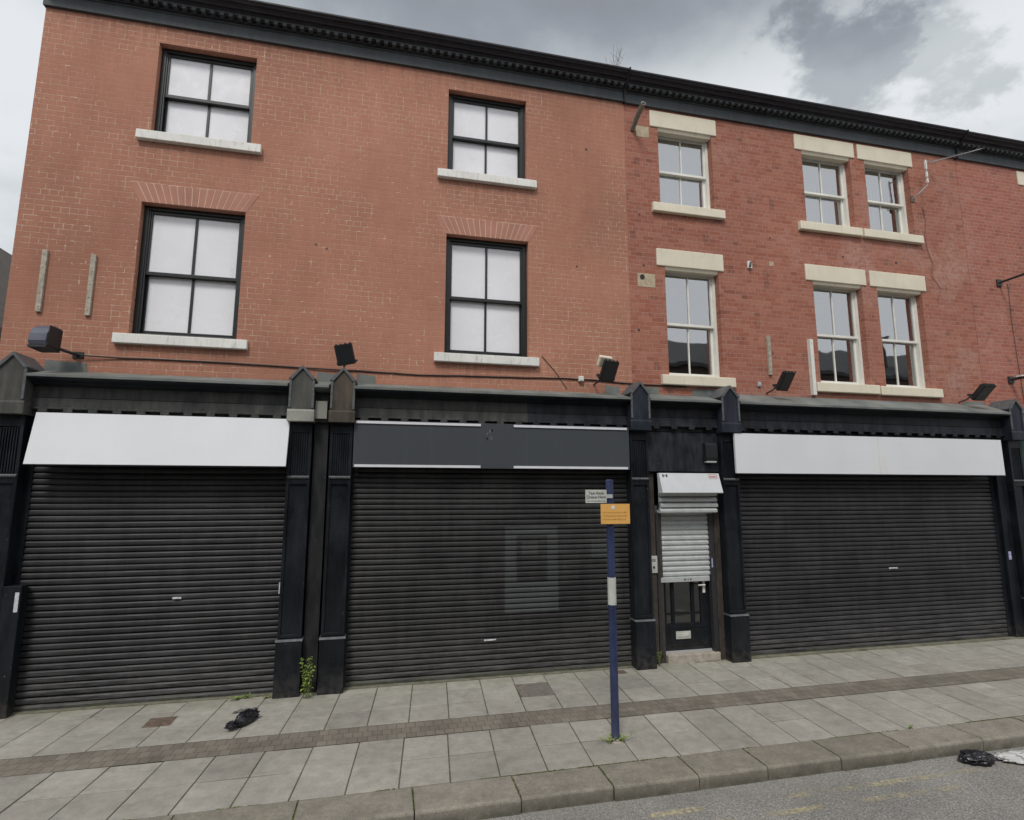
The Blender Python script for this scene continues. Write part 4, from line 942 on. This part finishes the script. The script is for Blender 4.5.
def weed(name, label, x, y, n_st, h, spread, leaf_=.03, seed=1, cat='weed', dens=16, group=None, dir_=-.3):
    random.seed(seed); t = thing(name, label, cat, (x, y, 0), group); st = MB(); lf = MB()
    for s_ in range(n_st):
        a = random.uniform(0, 6.28); hh = h * random.uniform(.5, 1); bx_, by_ = x + random.uniform(-spread, spread) * .4, y + random.uniform(-.02, .02)
        tip = Vector((bx_ + math.cos(a) * spread, by_ + dir_ * spread + math.sin(a) * spread * .4, hh)); pts = []
        for k in range(6):
            u = k / 5; p = Vector((bx_, by_, 0)).lerp(tip, u); p.x += .012 * math.sin(u * 5 + s_); p.z = hh * (u ** .85); pts.append(p)
        st.tube(pts, [.0035 * (1 - .6 * k / 5) for k in range(6)], 5)
        for k in range(dens):
            u = .08 + .92 * (k + random.random()) / dens; i = min(int(u * 5), 4); p = pts[i].lerp(pts[i + 1], u * 5 - i)
            an = random.uniform(0, 6.28); d = Vector((math.cos(an), math.sin(an) * .8, random.uniform(-.1, .6))).normalized(); sd = d.cross(Vector((0, 0, 1))).normalized(); L_ = leaf_ * random.uniform(.6, 1.3)
            up = Vector((0, 0, L_ * .18)); w_ = L_ * .27
            lf.add([p, p + d * L_ * .5 + sd * w_ + up, p + d * L_ - up, p + d * L_ * .5 - sd * w_ + up, p + d * L_ * .55 + up * .2], [(0, 1, 4), (1, 2, 4), (2, 3, 4), (3, 0, 4)])
    obj('stems', st, M['stem'], t); obj('leaves', lf, M['leaf'], t)
weed('weed', 'tall leafy weed growing up between the twin black pilasters', -.86, 7.60, 7, .58, .07, .048, 3, dens=20)
weed('weed', 'small weed climbing beside the door pilaster plinth', 3.975, 7.78, 5, .22, .03, .022, 5, dens=14)
weed('weed', 'low weeds and grass round the foot of the blue post', 2.37, 5.66, 16, .065, .13, .035, 8, dens=6, dir_=0)
weed('weed', 'low yellow green tuft at the foot of the leftmost shutter', -1.66, 7.78, 14, .05, .13, .028, 10, dens=6)
weed('weed', 'tiny tuft at the plinth corner beside the leftmost shutter', -1.34, 7.74, 7, .035, .06, .02, 12, dens=5)
weed('weed', 'small seedling in the joint at the kerb edge', 5.62, 5.25, 5, .035, .03, .02, 13, dens=5)
random.seed(21); t = MB()
for s_ in range(7):
    b_ = Vector((3.66 + random.uniform(-.05, .05), 8.1, 9.6)); p = [b_]
    d = Vector((random.uniform(-.5, .5), random.uniform(-.3, .3), 1)).normalized()
    for k in range(5): p.append(p[-1] + d * .14); d = (d + Vector((random.uniform(-.3, .3), random.uniform(-.2, .2), .15))).normalized()
    t.tube(p, [.0045, .004, .0035, .003, .002, .0015], 5)
    for k in (2, 3, 4):
        q = p[k]; t.tube([q, q + Vector((random.uniform(-.12, .12), random.uniform(-.05, .05), .12))], [.003, .0015], 4)
tag(obj('bare_shrub', t, M['twig'], loc=(3.66, 8.1, 9.6)), 'leafless twiggy shrub rooted on the roof edge near the cornice joint', 'shrub')
# moss in the joints against the building and kerb
random.seed(30); ms = MB()
def tuft(x, y, z=0.0, r=.012):
    for k in range(4):
        a = random.uniform(0, 6.28); ms.add([(x, y, z), (x + math.cos(a) * r, y + math.sin(a) * r, z + .004), (x + math.cos(a + .7) * r, y + math.sin(a + .7) * r, z + random.uniform(.004, .011))], [(0, 1, 2)])
for i in range(2600):
    x = random.uniform(-4.5, 11); u = noise.noise(Vector((x * 1.3, 2, 0)))
    if u < -.05: continue
    tuft(x, 7.83 + random.uniform(-.03, .02), 0, random.uniform(.006, .014))
for k_ in ks:
    if -2 < k_ < 9:
        for i in range(60): tuft(k_ + random.uniform(-.006, .006), random.uniform(4.90, 5.25), -.004, random.uniform(.005, .010))
for i in range(2600):
    x = random.uniform(-2, 8)
    if noise.noise(Vector((x * 1.1, 9, 0))) < 0: continue
    tuft(x, 5.247 + random.uniform(-.006, .006), -.006, random.uniform(.006, .012))
mo = obj('moss', ms, simple('joint_moss', (.12, .135, .045), .9, .3, 8)); mo['kind'] = 'stuff'; mo['label'] = 'green moss in the joints of the pavement'
